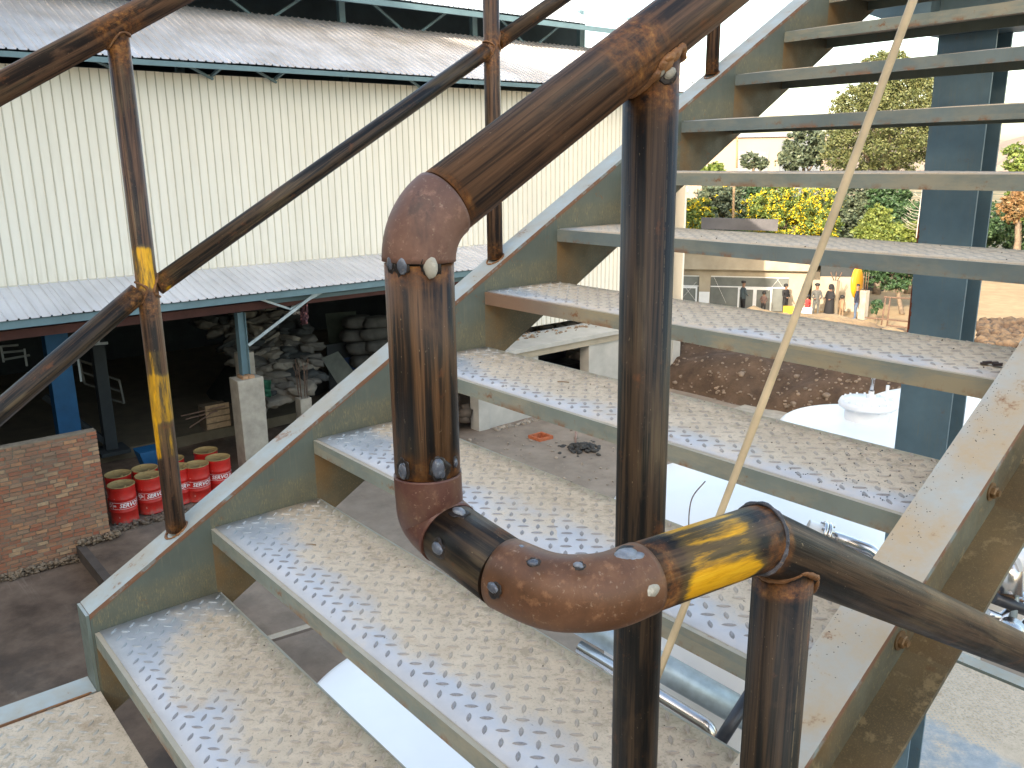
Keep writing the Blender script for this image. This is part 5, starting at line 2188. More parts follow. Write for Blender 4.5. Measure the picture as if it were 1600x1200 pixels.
n0 = at(1283, 833, 5.55)
n1 = at(1350, 856, 5.50)
nd = (n1 - n0).normalized()
nz = thing('tank_nozzle', n0, 'shiny steel nozzle pipe with bolted flange bending down beside the white tank', 'pipe')
mb = MB()
mb.lathe([(0.0, 0), (0.085, 0), (0.085, 0.02), (0.045, 0.021)], n0, 28, nd)
mb.build('flange', M['stainless'], nz)
mb = MB()
mb.lathe([(0.0, 0), (0.085, 0), (0.085, 0.02), (0.045, 0.021)], n0 + nd * 0.028, 28, nd)
mb.build('flange', M['stainless'], nz)
mb = MB()
mb.lathe([(0.06, 0), (0.06, 0.09)], n0 - nd * 0.09, 24, nd)
mb.build('neck', M['white_tank'], nz)
q = nd.to_track_quat('Z', 'Y')
for k in range(8):
    a = k * math.pi / 4
    mb = MB()
    mb.lathe([(0.008, -0.015), (0.008, 0.065), (0, 0.065)], n0 + q @ Vector((math.cos(a) * 0.07, math.sin(a) * 0.07, 0)), 8, nd)
    mb.build('bolt', M['stainless'], nz)
e_ = n1 + nd * 0.10
mb = MB()
mb.tube([n0 + nd * 0.03] + arc(n1 + nd * 0.02, e_, e_ + Vector((0, 0, -0.08)), 8) + [e_ + Vector((0, 0, -1.6))], 0.041, 24)
mb.build('pipe', M['stainless'], nz)
mb = MB()
o2 = Vector((0.02, -0.12, -0.05))
e2 = e_ + o2
mb.tube([n0 + nd * 0.08 + o2] + arc(n1 + nd * 0.02 + o2, e2, e2 + Vector((0, 0, -0.08)), 8) + [e2 + Vector((0, 0, -1.6))], 0.026, 20)
mb.build('drain_pipe', M['stainless'], nz)

pipe([at(850, 965, 6.4), at(1000, 1012, 6.2), at(1080, 1065, 6.0)], 0.035, M['stainless'], 'thin shiny pipe leaving the round tank top under the rust elbow')
pa, pb = at(880, 955, 5.9), at(1185, 1128, 5.4)
pipe([pa, pa.lerp(pb, .5), pb], 0.095, M['galv'], 'thick galvanised pipe running down right beneath the stair')
pa, pb = at(905, 1010, 5.7), at(1112, 1138, 5.2)
pd_ = (pb - pa).normalized()
pipe([pa, pa.lerp(pb, .5)] + arc(pb - pd_ * 0.06, pb, pb + Vector((0.0, 0.0, -0.06)), 6) + [pb + Vector((0.0, 0.0, -1.2))], 0.042, M['stainless'], 'shiny steel pipe with a bent end below the galvanised one')
pipe([at(1105, 1190, 4.9), at(1172, 1085, 4.9)], 0.038, M['blackpipe'], 'black plastic pipe crossing the bent steel pipe')
m = MB()
a_ = ground_at(1100, 1050, -3.4)
m.box((a_.x - 3.4, a_.y - 0.2, -3.5), (a_.x + 0.1, a_.y + 0.9, -3.4)) if False else None
m.box((-1.9, 3.35, -3.62), (1.3, 4.6, -3.55))
tag(m.build('pipe_bridge_deck', flat('grey_deck', (0.30, 0.29, 0.30), 0.7, 0, 0.12, 2)), 'plain grey deck plate under the galvanised pipe', 'deck')
# pipework glimpsed at the right edge
pr = thing('pipe_manifold', at(1580, 960, 6.5), 'cluster of steel pipes and clamps at the right edge beside the rusty stringer', 'pipework')
dp = 7.6
for (pts, r, mt) in [([(1540, 958), (1562, 966), (1600, 940), (1630, 915)], 0.045, 'stainless'), ([(1538, 990), (1570, 962), (1640, 900)], 0.05, 'stainless'),
                     ([(1550, 933), (1600, 952), (1660, 975)], 0.055, 'blackpipe'), ([(1560, 925), (1600, 940), (1650, 955)], 0.012, 'rebar'),
                     ([(1580, 1000), (1592, 900), (1602, 820)], 0.026, 'galv'), ([(1570, 1000), (1600, 980), (1650, 940)], 0.06, 'stainless'),
                     ([(1584, 880), (1640, 860)], 0.09, 'white_tank'), ([(1578, 930), (1578, 860)], 0.10, 'stainless')]:
    m = MB()
    m.tube([at(p[0], p[1], dp + 0.1 * i) for i, p in enumerate(pts)], r, 18)
    m.build('pipe', M[mt], pr)
m = MB()
m.lathe([(0, 0), (0.09, 0), (0.09, 0.05), (0, 0.05)], at(1580, 982, 7.4), 20, (0.2, -0.3, 1))
m.build('clamp', M['stainless'], pr)

# ------------------------------------------------------------------ earth mound with stones
m = MB()
n1_, n2_ = 90, 60
gr = []
for i in range(n1_):
    r_ = []
    for j in range(n2_):
        x = -26 + 22 * i / (n1_ - 1)
        y = 21.0 + 13 * j / (n2_ - 1)
        cx_ = -15.3
        e = 1 - ((x - cx_) / 9.5) ** 2 - ((y - 28.0) / 5.2) ** 2
        h = 2.0 * max(0, e) ** 0.6 if e > 0 else -0.12
        h *= 1 + 0.35 * mnoise.noise(Vector((x * 0.5, y * 0.5, 1)))
        h += (0.22 * mnoise.noise(Vector((x * 1.3, y * 1.3, 5))) + 0.10 * mnoise.noise(Vector((x * 3.9, y * 3.9, 2)))) * (1 if e > 0 else 0.2)
        r_.append(m.bm.verts.new((x, y, GZ + h - (0.1 if e <= 0 else 0))))
    gr.append(r_)
for i in range(n1_ - 1):
    for j in range(n2_ - 1):
        m.bm.faces.new((gr[i][j], gr[i + 1][j], gr[i + 1][j + 1], gr[i][j + 1])).smooth = True
mound = tag(m.build('earth_mound', M['mound']), kind='structure')
bpy.context.view_layer.update()
m = MB()
from mathutils.bvhtree import BVHTree
dgr = bpy.context.evaluated_depsgraph_get()
bv = BVHTree.FromObject(mound, dgr)
for k in range(420):
    px, py = rg.uniform(1040, 1460), rg.uniform(535, 640)
    d = (CROT @ Vector(((px - 800) / FPX, -(py - 600) / FPX, -1.0))).normalized()
    hit = bv.ray_cast(CAM, d)
    if hit[0] is None:
        continue
    s = 0.03 + 0.05 * rg.random() ** 2 + (0.12 * rg.random() if rg.random() < 0.06 else 0)
    m.blob(hit[0], s, 1, (1, 1.2, 0.75), s * 0.2, rg)
tag(m.build('mound_stones', flat('pale_stones', (0.21, 0.16, 0.12), 0.9, 0, 0.35, 3)), kind='stuff')
# concrete patch and mesh at the foot of the mound
m = MB()
A, B = ground_at(1200, 637), ground_at(1290, 640)
m.box((A.x - 0.6, A.y - 2.6, GZ - 0.02), (B.x + 0.6, B.y - 1.0, GZ + 0.06))
tag(m.build('concrete_apron', M['concrete']), kind='structure')

# ------------------------------------------------------------------ low office building
bd = thing('office_building', at(1150, 470, 46), 'low cream concrete building with white framed windows and doors beyond the earth mound', 'building')
FD = Vector((-0.809, -0.587, 0.0)).normalized()          # along the front, towards the left of the picture
FN = Vector((0.587, -0.809, 0.0)).normalized()            # outward normal of the front
if FN.dot(CAM - at(1150, 470, 46)) < 0:
    FN = -FN
O = at(1262, 430, 44.0)
O.z = GZ


def fb(u0, u1, d0, d1, z0_, z1_, mat, name, parent=bd, lab=None):
    """box in building axes: u metres leftwards from the right corner, d metres out from the front"""
    c = O + FD * (u0 + u1) / 2 + FN * (d0 + d1) / 2 + Vector((0, 0, (z0_ + z1_) / 2))
    mb = MB()
    mb.obox(c, FD * abs(u1 - u0) / 2, FN * abs(d1 - d0) / 2, Vector((0, 0, abs(z1_ - z0_) / 2)))
    o = mb.build(name, mat, parent)
    if lab:
        o['label'] = lab
    return o


def zpx(py, px=1150, dpt=45.0):
    return at(px, py, dpt).z - GZ


ZF0, ZF1 = zpx(420), zpx(394)       # fascia bottom and top
print('office fascia', ZF0, ZF1, 'ground px', None)
UW = 13.0
fb(-0.35, UW, -7.0, 0.35, ZF0, ZF1, M['plaster'], 'roof_fascia')
fb(-0.45, UW, -7.0, 0.45, ZF1 + 0.002, ZF1 + 0.10, flat('stained_coping', (0.20, 0.16, 0.13), 0.9), 'coping')
fb(0, UW, -0.25, 0.0, ZF0 - 0.36, ZF0 - 0.002, M['plaster'], 'lintel')
fb(0, UW, -6.9, -6.7, 0, ZF0, M['plaster'], 'rear_wall')
fb(0.0, UW, -6.6, -0.3, 0.0, 0.02, M['concrete'], 'floor')
fb(0.0, 0.9, -0.25, 0.0, 0, ZF0 - 0.361, M['plaster'], 'pier')
zl_ = ZF0 - 0.362


def glazed(u0, u1, name, cols, trans=0.55, doors=()):
    fr_ = fb(u0, u1, -0.14, -0.06, zl_ - 0.07, zl_, M['white_frame'], name)
    w_ = (u1 - u0)
    for k, cc in enumerate(cols):
        uu = u0 + w_ * cc
        f_ = fb(uu - 0.035, uu + 0.035, -0.145, -0.055, 0.05, zl_ - 0.071, M['white_frame'], 'frame')
        f_.parent = fr_
        f_.location = (0, 0, 0)
        for v in f_.data.vertices:
            pass
        f_.matrix_world = Matrix.Translation(world_loc(bd))
    f_ = fb(u0, u1, -0.13, -0.07, zl_ - trans - 0.05, zl_ - trans, M['white_frame'], 'transom')
    p_ = fb(u0, u1, -0.105, -0.095, 0.05, zl_ - 0.071, M['glass_dark'], 'pane')
    for (dc0, dc1) in doors:
        a, b = u0 + w_ * dc0, u0 + w_ * dc1
        for (q0, q1, r0, r1) in ((a, a + 0.09, 0.05, zl_ - trans - 0.06), (b - 0.09, b, 0.05, zl_ - trans - 0.06), (a + .09, b - .09, zl_ - trans - 0.15, zl_ - trans - 0.06)):
            fb(q0, q1, -0.094, -0.05, r0, r1, M['white_frame'], 'door_frame')
    return fr_


glazed(0.9, 4.85, 'window', (0.0, 0.0, 0.37, 0.64, 0.999), doors=((0.20, 0.42), (0.42, 0.64)))
fb(4.86, 5.45, -0.25, 0.0, 0, zl_, M['plaster'], 'pier')
glazed(5.46, 8.8, 'window', (0.0, 0.62, 0.999), doors=((0.02, 0.32), (0.34, 0.62)))
fb(8.81, 12.9, -0.25, 0.0, 0, zl_, M['plaster'], 'pier')
fb(4.88, 5.43, 0.002, 0.06, 0, 1.0, M['white_frame'], 'white_board')
# tape crosses on the glass
for (ua, za, ub, zb) in ((1.0, 1.1, 1.9, 2.3), (1.9, 1.1, 1.0, 2.3), (5.6, 0.5, 6.4, 1.5), (6.4, 0.5, 5.6, 1.5), (4.0, 0.4, 4.7, 1.8)):
    m = MB()
    m.bar(O + FD * ua - FN * 0.088 + Vector((0, 0, za)), O + FD * ub - FN * 0.088 + Vector((0, 0, zb)), 0.05, 0.008)
    m.build('tape_strip', M['white_print'], bd)
# greenish curtains and pale dado inside
for (u0, u1) in ((1.7, 3.0), (3.1, 3.6), (6.2, 7.4)):
    fb(u0, u1, -2.2, -2.15, 0.9, zl_, flat('pale_green_curtain', (0.30, 0.42, 0.36), 0.7, 0, 0.3, 6), 'curtain')
# side wing with an open hatch
fb(-2.9, -0.36, -5.0, -1.0, 0, zpx(425), M['plaster'], 'side_wing')
fb(-2.4, -0.7, -0.99, -0.96, zpx(432), zpx(412), M['darkroom'], 'hatch')
fb(-3.1, -0.355, -5.0, -0.9, zpx(411), zpx(404), M['plaster'], 'side_roof')
# dark grey parapet sheet above the roof
a, b = at(1096, 342, 50), at(1216, 345, 49)
m = MB()
cn = (a + b) / 2
ad = (b - a)
m.obox(cn - Vector((0, 0, 0.25)), ad / 2, FN * 0.1, Vector((0, 0, 0.33)))
tag(m.build('grey_water_trough', flat('dark_grey_sheet', (0.10, 0.095, 0.10), 0.8, 0, 0.2, 1)), 'long dark grey sheet box on the office roof in front of the yellow flowers', 'box')

# pillar with pot, yellow disc sign, concrete post
pl = thing('gate_pillar', at(1303, 470, 43), 'square cream pillar with dark rebar stubs at the corner of the office', 'pillar')
A = at(1303, 470, 43)
m = MB()
m.box((A.x - 0.16, A.y - 0.16, GZ), (A.x + 0.16, A.y + 0.16, at(1303, 437, 43).z))
m.build('shaft', M['plaster'], pl)
for k in range(6):
    m = MB()
    zt = at(1303, 437, 43).z
    a = k * 1.05
    m.tube([(A.x + math.cos(a) * 0.1, A.y + math.sin(a) * 0.1, zt), (A.x + math.cos(a) * 0.3, A.y + math.sin(a) * 0.3, zt + 0.4)], 0.02, 6)
    m.build('rebar', M['rebar'], pl)
c_ = at(1335, 441, 42.5)
m = MB()
dirn = (CAM - c_).normalized()
dirn = (dirn * 0.28 + Vector((dirn.y, -dirn.x, 0)) * -0.95).normalized()
m.lathe([(0, 0), (0.60, 0), (0.76, 0.06), (0.80, 0.12), (0.76, 0.18), (0.60, 0.24), (0, 0.24)], c_, 40, dirn)
t = NT('amber_disc')
tag(m.build('yellow_disc', t.out(t.ramp(t.noise(t.coord('Object'), 1.5, 4), [(0.3, (0.75, 0.30, 0.01)), (0.7, (0.85, 0.42, 0.02))]), 0.4)), 'large amber yellow disc standing on edge near the people', 'disc')
c_ = at(1308, 437, 46)
wl = thing('wheel_rim', c_, 'blue and white ring leaning behind the cream pillar', 'ring')
m = MB()
dn = (CAM - c_).normalized()
m.lathe([(0.55, 0), (0.78, 0.02), (0.8, 0.08), (0.55, 0.1), (0.55, 0)], c_, 36, dn)
m.build('ring', flat('pale_blue_ring', (0.45, 0.55, 0.65), 0.5), wl)
pst = thing('concrete_post', at(1350, 470, 42.5), 'tall round topped concrete post with bare rebars between the disc and the trees', 'post')
A = at(1350, 470, 42.5)
m = MB()
m.box((A.x - 0.17, A.y - 0.17, GZ), (A.x + 0.17, A.y + 0.17, at(1350, 453, 42.5).z))
m.build('shaft', M['concrete'], pst)
for k in range(6):
    a = k * 1.05
    m = MB()
    zt = at(1350, 453, 42.5).z
    m.tube([(A.x + math.cos(a) * 0.11, A.y + math.sin(a) * 0.11, zt), (A.x + math.cos(a) * 0.13, A.y + math.sin(a) * 0.13, zt + 0.9)], 0.016, 6)
    m.build('rebar', M['rebar'], pst)
# dark green backdrop wall and red-white lamp fittings
m = MB()
c_ = at(1316, 432, 52)
m.obox(c_, Vector((1.9, 1.5, 0)), Vector((-0.05, 0.06, 0)), Vector((0, 0, 1.6)))
tag(m.build('dark_shed_wall', M['darkroom']), 'dark shed wall behind the amber disc', 'wall')
m = MB()
m.obox(at(1313, 452, 45), FD * 0.25, FN * 0.05, Vector((0, 0, 0.12)))
tag(m.build('striped_box', M['white_print']), 'little white box with a red stripe beside the amber disc', 'box')
m = MB()
m.obox(at(1313, 449, 44.8), FD * 0.24, FN * 0.05, Vector((0, 0, 0.05)))
tag(m.build('red_stripe_box', M['drum']), 'small red strip on the white box beside the disc', 'strip')

# pole frame (trellis) with uprights
tf = thing('pole_trellis', at(1410, 490, 39), 'rough trellis of thin rusty poles in front of the small tree', 'trellis')
for (a, b) in (((1377, 508), (1384, 464)), ((1386, 509), (1391, 464)), ((1432, 515), (1438, 446)), ((1438, 517), (1449, 441)), ((1352, 496), (1450, 505)), ((1381, 464), (1450, 468)), ((1385, 508), (1450, 516))):
    m = MB()
    m.tube([at(a[0], a[1], 39), at(b[0], b[1], 39)], 0.035, 8)
    m.build('pole', M['rebar'], tf)


# ------------------------------------------------------------------ people far away
def ring_body(secs, segs=14):
    mb = MB()
    rings = []
    for (c, rx, ry) in secs:
        c = Vector(c)
        rings.append([mb.bm.verts.new(c + Vector((rx * math.cos(2 * math.pi * k / segs), ry * math.sin(2 * math.pi * k / segs), 0))) for k in range(segs)])
    for A_, B_ in zip(rings[:-1], rings[1:]):
        for k in range(segs):
            mb.bm.faces.new((A_[k], A_[(k + 1) % segs], B_[(k + 1) % segs], B_[k])).smooth = True
    mb.bm.faces.new(rings[0][::-1])
    mb.bm.faces.new(rings[-1])
    return mb


skin = flat('skin', (0.22, 0.12, 0.075), 0.6, 0, 0.1, 10)
hairm = flat('black_hair', (0.012, 0.011, 0.011), 0.6)


def person(px, py_head, dp, label, shirt, trousers, hat=None, height=1.68, face=0.0, arms='front', robe=False, sit=False):
    """skin-modifier body: one continuous figure, coloured by height; hair or hat is a child"""
    hd = at(px, py_head, dp)
    feet_z = hd.z - height * (0.93 if not sit else 0.70)
    feet_z = max(feet_z, GZ) if not sit else feet_z
    root = thing('person', (hd.x, hd.y, feet_z), label, 'person')
    f_ = height / 1.7
    sitz = 0.0
    V = {}
    hip = 0.90 if not sit else 0.50
    kx = 0.42 if sit else 0.02
    jt = [('pelvis', (0, 0, hip), .15), ('waist', (0, 0, hip + .17), .135), ('chest', (0, 0, hip + .38), .165), ('neck', (0, 0, hip + .57), .055), ('head0', (0.01, 0, hip + .64), .075), ('head1', (0.015, 0, hip + .75), .098), ('head2', (0.01, 0, hip + .82), .07),
          ('shL', (0, .17, hip + .48), .068), ('elL', (0.03, .25, hip + .22), .045), ('waL', (0.20, .14, hip + .14), .035), ('haL', (0.28, .09, hip + .15), .036),
          ('shR', (0, -.17, hip + .48), .068), ('elR', (0.03, -.25, hip + .22), .045), ('waR', (0.20, -.14, hip + .14), .035), ('haR', (0.28, -.09, hip + .15), .036),
          ('hiL', (0, .09, hip - .06), .10), ('knL', (kx, .11, 0.48 if not sit else 0.50), .065), ('anL', (kx - 0.02, .11, 0.09), .042), ('toL', (kx + .15, .12, 0.035), .035),
          ('hiR', (0, -.09, hip - .06), .10), ('knR', (kx, -.11, 0.48 if not sit else 0.50), .065), ('anR', (kx - 0.02, -.11, 0.09), .042), ('toR', (kx + .15, -.12, 0.035), .035)]
    if arms == 'down':
        for s_, k in ((1, 'L'), (-1, 'R')):
            jt = [(n, p, r) for n, p, r in jt if n not in ('wa' + k, 'ha' + k)] + [('wa' + k, (0.05, s_ * .27, hip - .02), .035), ('ha' + k, (0.07, s_ * .27, hip - .10), .037)]
    idx = {n: i for i, (n, _, _) in enumerate(jt)}
    ed = [('pelvis', 'waist'), ('waist', 'chest'), ('chest', 'neck'), ('neck', 'head0'), ('head0', 'head1'), ('head1', 'head2')]
    for k in 'LR':
        ed += [('chest', 'sh' + k), ('sh' + k, 'el' + k), ('el' + k, 'wa' + k), ('wa' + k, 'ha' + k), ('pelvis', 'hi' + k), ('hi' + k, 'kn' + k), ('kn' + k, 'an' + k), ('an' + k, 'to' + k)]
    me = bpy.data.meshes.new('body')
    me.from_pydata([Vector(p) * f_ for _, p, _ in jt], [(idx[a], idx[b]) for a, b in ed], [])
    o = bpy.data.objects.new('body', me)
    COL.objects.link(o)
    md = o.modifiers.new('skin', 'SKIN')
    for i, (n, p, r) in enumerate(jt):
        rr = r * f_ * (1.15 if robe and n[:2] in ('wa', 'pe', 'hi', 'kn') and n not in ('waL', 'waR') else 1)
        me.skin_vertices[0].data[i].radius = (rr, rr)
        me.skin_vertices[0].data[i].use_root = (n == 'pelvis')
    sb = o.modifiers.new('sub', 'SUBSURF')
    sb.levels = 1
    dg = bpy.context.evaluated_depsgraph_get()
    nm = bpy.data.meshes.new_from_object(o.evaluated_get(dg))
    bpy.data.objects.remove(o)
    nm.materials.clear()
    for mm in (shirt, trousers, skin):
        nm.materials.append(mm)
    for p in nm.polygons:
        c = p.center / f_
        p.use_smooth = True
        if c.z > hip + .555 or (abs(c.y) < .5 and (c - Vector(jt[idx['haL']][1])).length < .09) or (c - Vector(jt[idx['haR']][1])).length < .09:
            p.material_index = 2
        elif c.z < hip + 0.0 and not robe:
            p.material_index = 1
        else:
            p.material_index = 0
    b = bpy.data.objects.new('body', nm)
    b.parent = root
    COL.objects.link(b)
    if robe:
        mb = ring_body([((0.02, 0, 0.05), .26, .28), ((0.02, 0, 0.5), .22, .24), ((0, 0, hip), .19, .21), ((0, 0, hip + .3), .17, .22), ((0, 0, hip + .52), .10, .17)])
        mb.build('robe', shirt, root, local=True)
        mb = MB()
        mb.lathe([(0.13, -0.12), (0.128, 0.02), (0.105, 0.09), (0.05, 0.125), (0, 0.13)], (-0.02, 0, (hip + .74)), 16)
        mb.build('head_scarf', shirt, root, local=True)
    mb = MB()
    hz = (hip + .77) * f_
    if hat == 'turban':
        mb.lathe([(0.085, 0.0), (0.125, 0.02), (0.13, 0.07), (0.10, 0.12), (0, 0.14)], (-0.01, 0, hz), 14)
    elif hat == 'cap':
        mb.lathe([(0.10, 0.02), (0.102, 0.07), (0.07, 0.11), (0, 0.12)], (0, 0, hz), 14)
        mb.obox((0.12, 0, hz + 0.035), (0.07, 0, 0.0), (0, 0.07, 0), (0, 0, 0.008))
    else:
        mb.lathe([(0.09, -0.06), (0.107, -0.01), (0.104, 0.05), (0.06, 0.095), (0, 0.105)], (-0.018, 0, hz), 14)
    mb.build('turban' if hat == 'turban' else ('cap' if hat == 'cap' else 'hair'), hairm, root, local=True)
    # face: nose, eyes
    for (q_, r_, m_) in (((0.113, 0, hip + .745), .016, skin), ((0.098, .035, hip + .775), .010, hairm), ((0.098, -.035, hip + .775), .010, hairm)):
        mb = MB()
        mb.blob(Vector(q_) * f_, r_ * f_, 1)
        mb.build('nose' if m_ is skin else 'eye', m_, root, local=True)
    root.rotation_euler = (0, 0, face)
    return root


navy = flat('navy_jacket', (0.015, 0.02, 0.04), 0.8)
blk = flat('black_cloth', (0.012, 0.012, 0.014), 0.85)
tan_ = flat('tan_kurta', (0.26, 0.17, 0.10), 0.85)
grey_ = flat('grey_checked', (0.09, 0.09, 0.085), 0.85, 0, 0.4, 14)
jeans = flat('blue_jeans', (0.09, 0.13, 0.21), 0.85)
red_ = flat('red_clothes', (0.45, 0.03, 0.03), 0.8)
tc_ = math.atan2(CAM.y - 38, CAM.x + 20)
person(1338, 474, 42.3, 'man in a dark jacket, jeans and cap standing beside the concrete post', navy, jeans, 'cap', 1.72, tc_ - 1.7, 'down')
person(1315, 480, 42.6, 'small boy in a tan shirt seen from behind', tan_, tan_, None, 1.15, tc_ + 2.6, 'down')
person(1297, 467, 42.6, 'person wrapped in a long black robe standing by the cream pillar', blk, blk, None, 1.66, tc_ - 0.6, robe=True)
person(1276, 464, 42.8, 'bearded man with dark turban and waistcoat over grey clothes', grey_, grey_, 'turban', 1.68, tc_ + 0.2)
person(1306, 481, 43.2, 'half hidden person between the robed one and the boy', blk, blk, None, 1.2, tc_ + 0.5)
person(1261, 479, 42.9, 'small child in red beside the turbaned man', red_, red_, None, 1.15, tc_)
person(1227, 469, 43.6, 'person in dark top bending over by the window with a yellow box', blk, blk, None, 1.6, tc_ + 0.9)
person(1161, 462, 43.9, 'man in grey behind the glass near the first door', flat('slate_coat', (0.05, 0.07, 0.08), 0.8), blk, 'turban', 1.7, tc_ + 2.2)
person(1193, 474, 43.8, 'dark haired child standing in the doorway', flat('brown_top', (0.10, 0.06, 0.05), 0.8), blk, None, 1.2, tc_)
m = MB()
m.obox(at(1232, 484, 43.0), FD * 0.26, FN * 0.15, Vector((0, 0, 0.18)))
tag(m.build('yellow_box', flat('yellow_plastic', (0.70, 0.42, 0.02), 0.5), bevel=0.02), 'small yellow plastic box beside the bending person', 'box')
m = MB()
m.obox(at(1259, 489, 42.9), FD * 0.28, FN * 0.2, Vector((0, 0, 0.28)))
tag(m.build('white_cabinet', M['white_frame'], bevel=0.02), 'small white cabinet with the child in red behind it', 'cabinet')


# ------------------------------------------------------------------ vegetation
def foliage(blobs, n, size, seed, mat, name='crown', parent=None, droop=0.3, flowers=0, fmat=None, shell=0.55):
    """leaf-sized quads spread through clumps; uneven outline with gaps"""
    rgn = random.Random(seed)
    vs, fs, mi = [], [], []
    tot = sum(b[1] ** 2 for b in blobs)
    clumps = []
    for (c, r, sq) in blobs:
        k = max(4, int(80 * r * r / tot * len(blobs)))
        for _ in range(k):
            while True:
                p = Vector((rgn.uniform(-1, 1), rgn.uniform(-1, 1), rgn.uniform(-1, 1)))
                if 0.25 < p.length < 1:
                    break
            p = p.normalized() * (p.length ** shell)
            far_ = rgn.uniform(1.0, 1.28) if rgn.random() < 0.16 else 1.0
            clumps.append((Vector(c) + Vector((p.x * r, p.y * r, p.z * r * sq)) * far_, r * (rgn.uniform(0.07, 0.30) if far_ == 1.0 else rgn.uniform(0.05, 0.14)), rgn.random() < flowers * 1.7))
    for i in range(n):
        c, r, fc = clumps[rgn.randrange(len(clumps))]
        p = c + Vector((rgn.gauss(0, 0.5), rgn.gauss(0, 0.5), rgn.gauss(0, 0.42))) * r
        a = Vector((rgn.uniform(-1, 1), rgn.uniform(-1, 1), rgn.uniform(-1, 1) * 0.8)).normalized()
        b = a.cross(Vector((rgn.uniform(-1, 1), rgn.uniform(-1, 1), rgn.uniform(-1, 1)))).normalized()
        s = size * rgn.uniform(0.6, 1.35)
        fl = flowers and fc and rgn.random() < 0.55 and (p - c).length > r * 0.3
        if fl:
            s *= 0.85
        k = len(vs)
        vs += [p - a * s, p + b * s * 0.5, p + a * s, p - b * s * 0.5]
        fs.append((k, k + 1, k + 2, k + 3))
        mi.append(1 if fl else 0)
    me = bpy.data.meshes.new(name)
    me.from_pydata([v - (world_loc(parent) if parent else Vector()) for v in vs], [], fs)
    me.materials.append(mat)
    if fmat:
        me.materials.append(fmat)
        me.polygons.foreach_set('material_index', mi)
    o = bpy.data.objects.new(name, me)
    COL.objects.link(o)
    if parent:
        o.parent = parent
    return o


def trunk(base, topp, r0, r1, limbs, seed, parent, mat=None, name='trunk'):
    rgn = random.Random(seed)
    m = MB()
    base, topp = Vector(base), Vector(topp)
    n = 7
    pts = [base.lerp(topp, i / n) + Vector((rgn.uniform(-1, 1), rgn.uniform(-1, 1), 0)) * r0 * 0.5 * (i > 0) for i in range(n + 1)]
    m.tube(pts, r0, 10, radii=[r0 + (r1 - r0) * i / n for i in range(n + 1)])
    for L in limbs:
        k = rgn.randrange(2, n)
        a = pts[k]
        L = Vector(L)
        md = a.lerp(L, 0.5) + Vector((rgn.uniform(-1, 1), rgn.uniform(-1, 1), 0.4)) * (L - a).length * 0.08
        m.tube([a, md, L], r1, 7, radii=[r0 * 0.45, r0 * 0.28, r0 * 0.1])
    m.build(name, mat or M['bark'], parent)


def tree(px, dp, base_py, blobs_px, n, size, seed, mat, label, cat='tree', name='tree', tr=0.25, group=None, flowers=0, fmat=None, tm=None):
    """blobs_px: (px, py, radius in px, squash, depth offset)"""
    base = at(px, base_py, dp)
    base.z = GZ
    root = thing(name, base, label, cat, group)
    bl = []
    for (bx, by, br, sq, dd) in blobs_px:
        bl.append((at(bx, by, dp + dd), br * dp / FPX, sq))
    if cat in ('bush', 'shrub'):
        for (bx, by, br, sq, dd) in blobs_px[:4]:
            bl.append((at(bx, by + br * 1.0, dp + dd), br * 1.05 * dp / FPX, 0.9))
        n = int(n * 1.5)
    topb = max(bl, key=lambda t_: t_[0].z)
    cen = sum((b[0] for b in bl), Vector()) / len(bl)
    trunk(base, cen.lerp(topb[0], 0.4), tr, tr * 0.45, [b[0] for b in bl][:8], seed, root, tm)
    foliage(bl, n, size, seed, mat, 'crown', root, flowers=flowers, fmat=fmat)
    return root


tree(1385, 62, 400, [(1385, 200, 75, 0.9, 0), (1340, 225, 52, 0.8, -2), (1440, 215, 48, 0.9, 1), (1380, 130, 50, 0.9, 0), (1340, 165, 38, 0.9, 1), (1425, 150, 40, 0.9, -1), (1440, 120, 26, 0.8, 0), (1350, 105, 22, 0.7, 0), (1390, 92, 24, 0.6, 0), (1310, 175, 16, 0.7, 0), (1465, 105, 12, 0.6, 0)],
     70000, 0.095, 101, M['leaf_tree'], 'tall dusty olive green tree rising behind the upper treads', name='tall_tree', tr=0.45)
tree(1255, 78, 300, [(1258, 228, 30, 0.9, 0), (1240, 245, 26, 0.7, 0), (1280, 240, 24, 0.8, 0)], 7000, 0.2, 103, M['leaf_grey'], 'hazy grey green tree in front of the distant pale building', name='hazy_tree')
tree(1178, 84, 300, [(1172, 250, 14, 0.8, 0), (1190, 255, 11, 0.8, 0)], 1800, 0.17, 104, M['leaf_grey'], 'small shrub like tree before the grey opening of the far building', name='small_tree')
tree(1115, 80, 300, [(1118, 262, 12, 0.5, 0), (1100, 265, 10, 0.5, 0)], 1400, 0.2, 105, M['leaf_bush'], 'low light green shrub left of the far lamp post', 'shrub', 'shrub')
tree(1232, 55, 380, [(1235, 318, 40, 0.75, 0), (1195, 322, 28, 0.7, 0), (1275, 320, 32, 0.8, 0), (1215, 300, 22, 0.6, 0), (1270, 350, 26, 0.6, -0.5)], 24000, 0.085, 106, M['leaf_bush'],
     'big bush covered in yellow flowers beyond the office roof', 'bush', 'flowering_bush', flowers=0.30, fmat=M['flower'])
tree(1075, 55, 380, [(1072, 330, 26, 0.7, 0), (1095, 325, 18, 0.8, 0)], 6500, 0.10, 107, M['leaf_bush'], 'smaller yellow flowered bush at the left near the thin lamp pole', 'bush', 'flowering_bush', flowers=0.30, fmat=M['flower'])
tree(1120, 57, 380, [(1120, 310, 32, 0.7, 0), (1145, 300, 20, 0.7, 0)], 6500, 0.12, 108, M['leaf_grey'], 'olive shrub between the two flowering bushes', 'shrub', 'shrub', flowers=0.05, fmat=M['flower'])
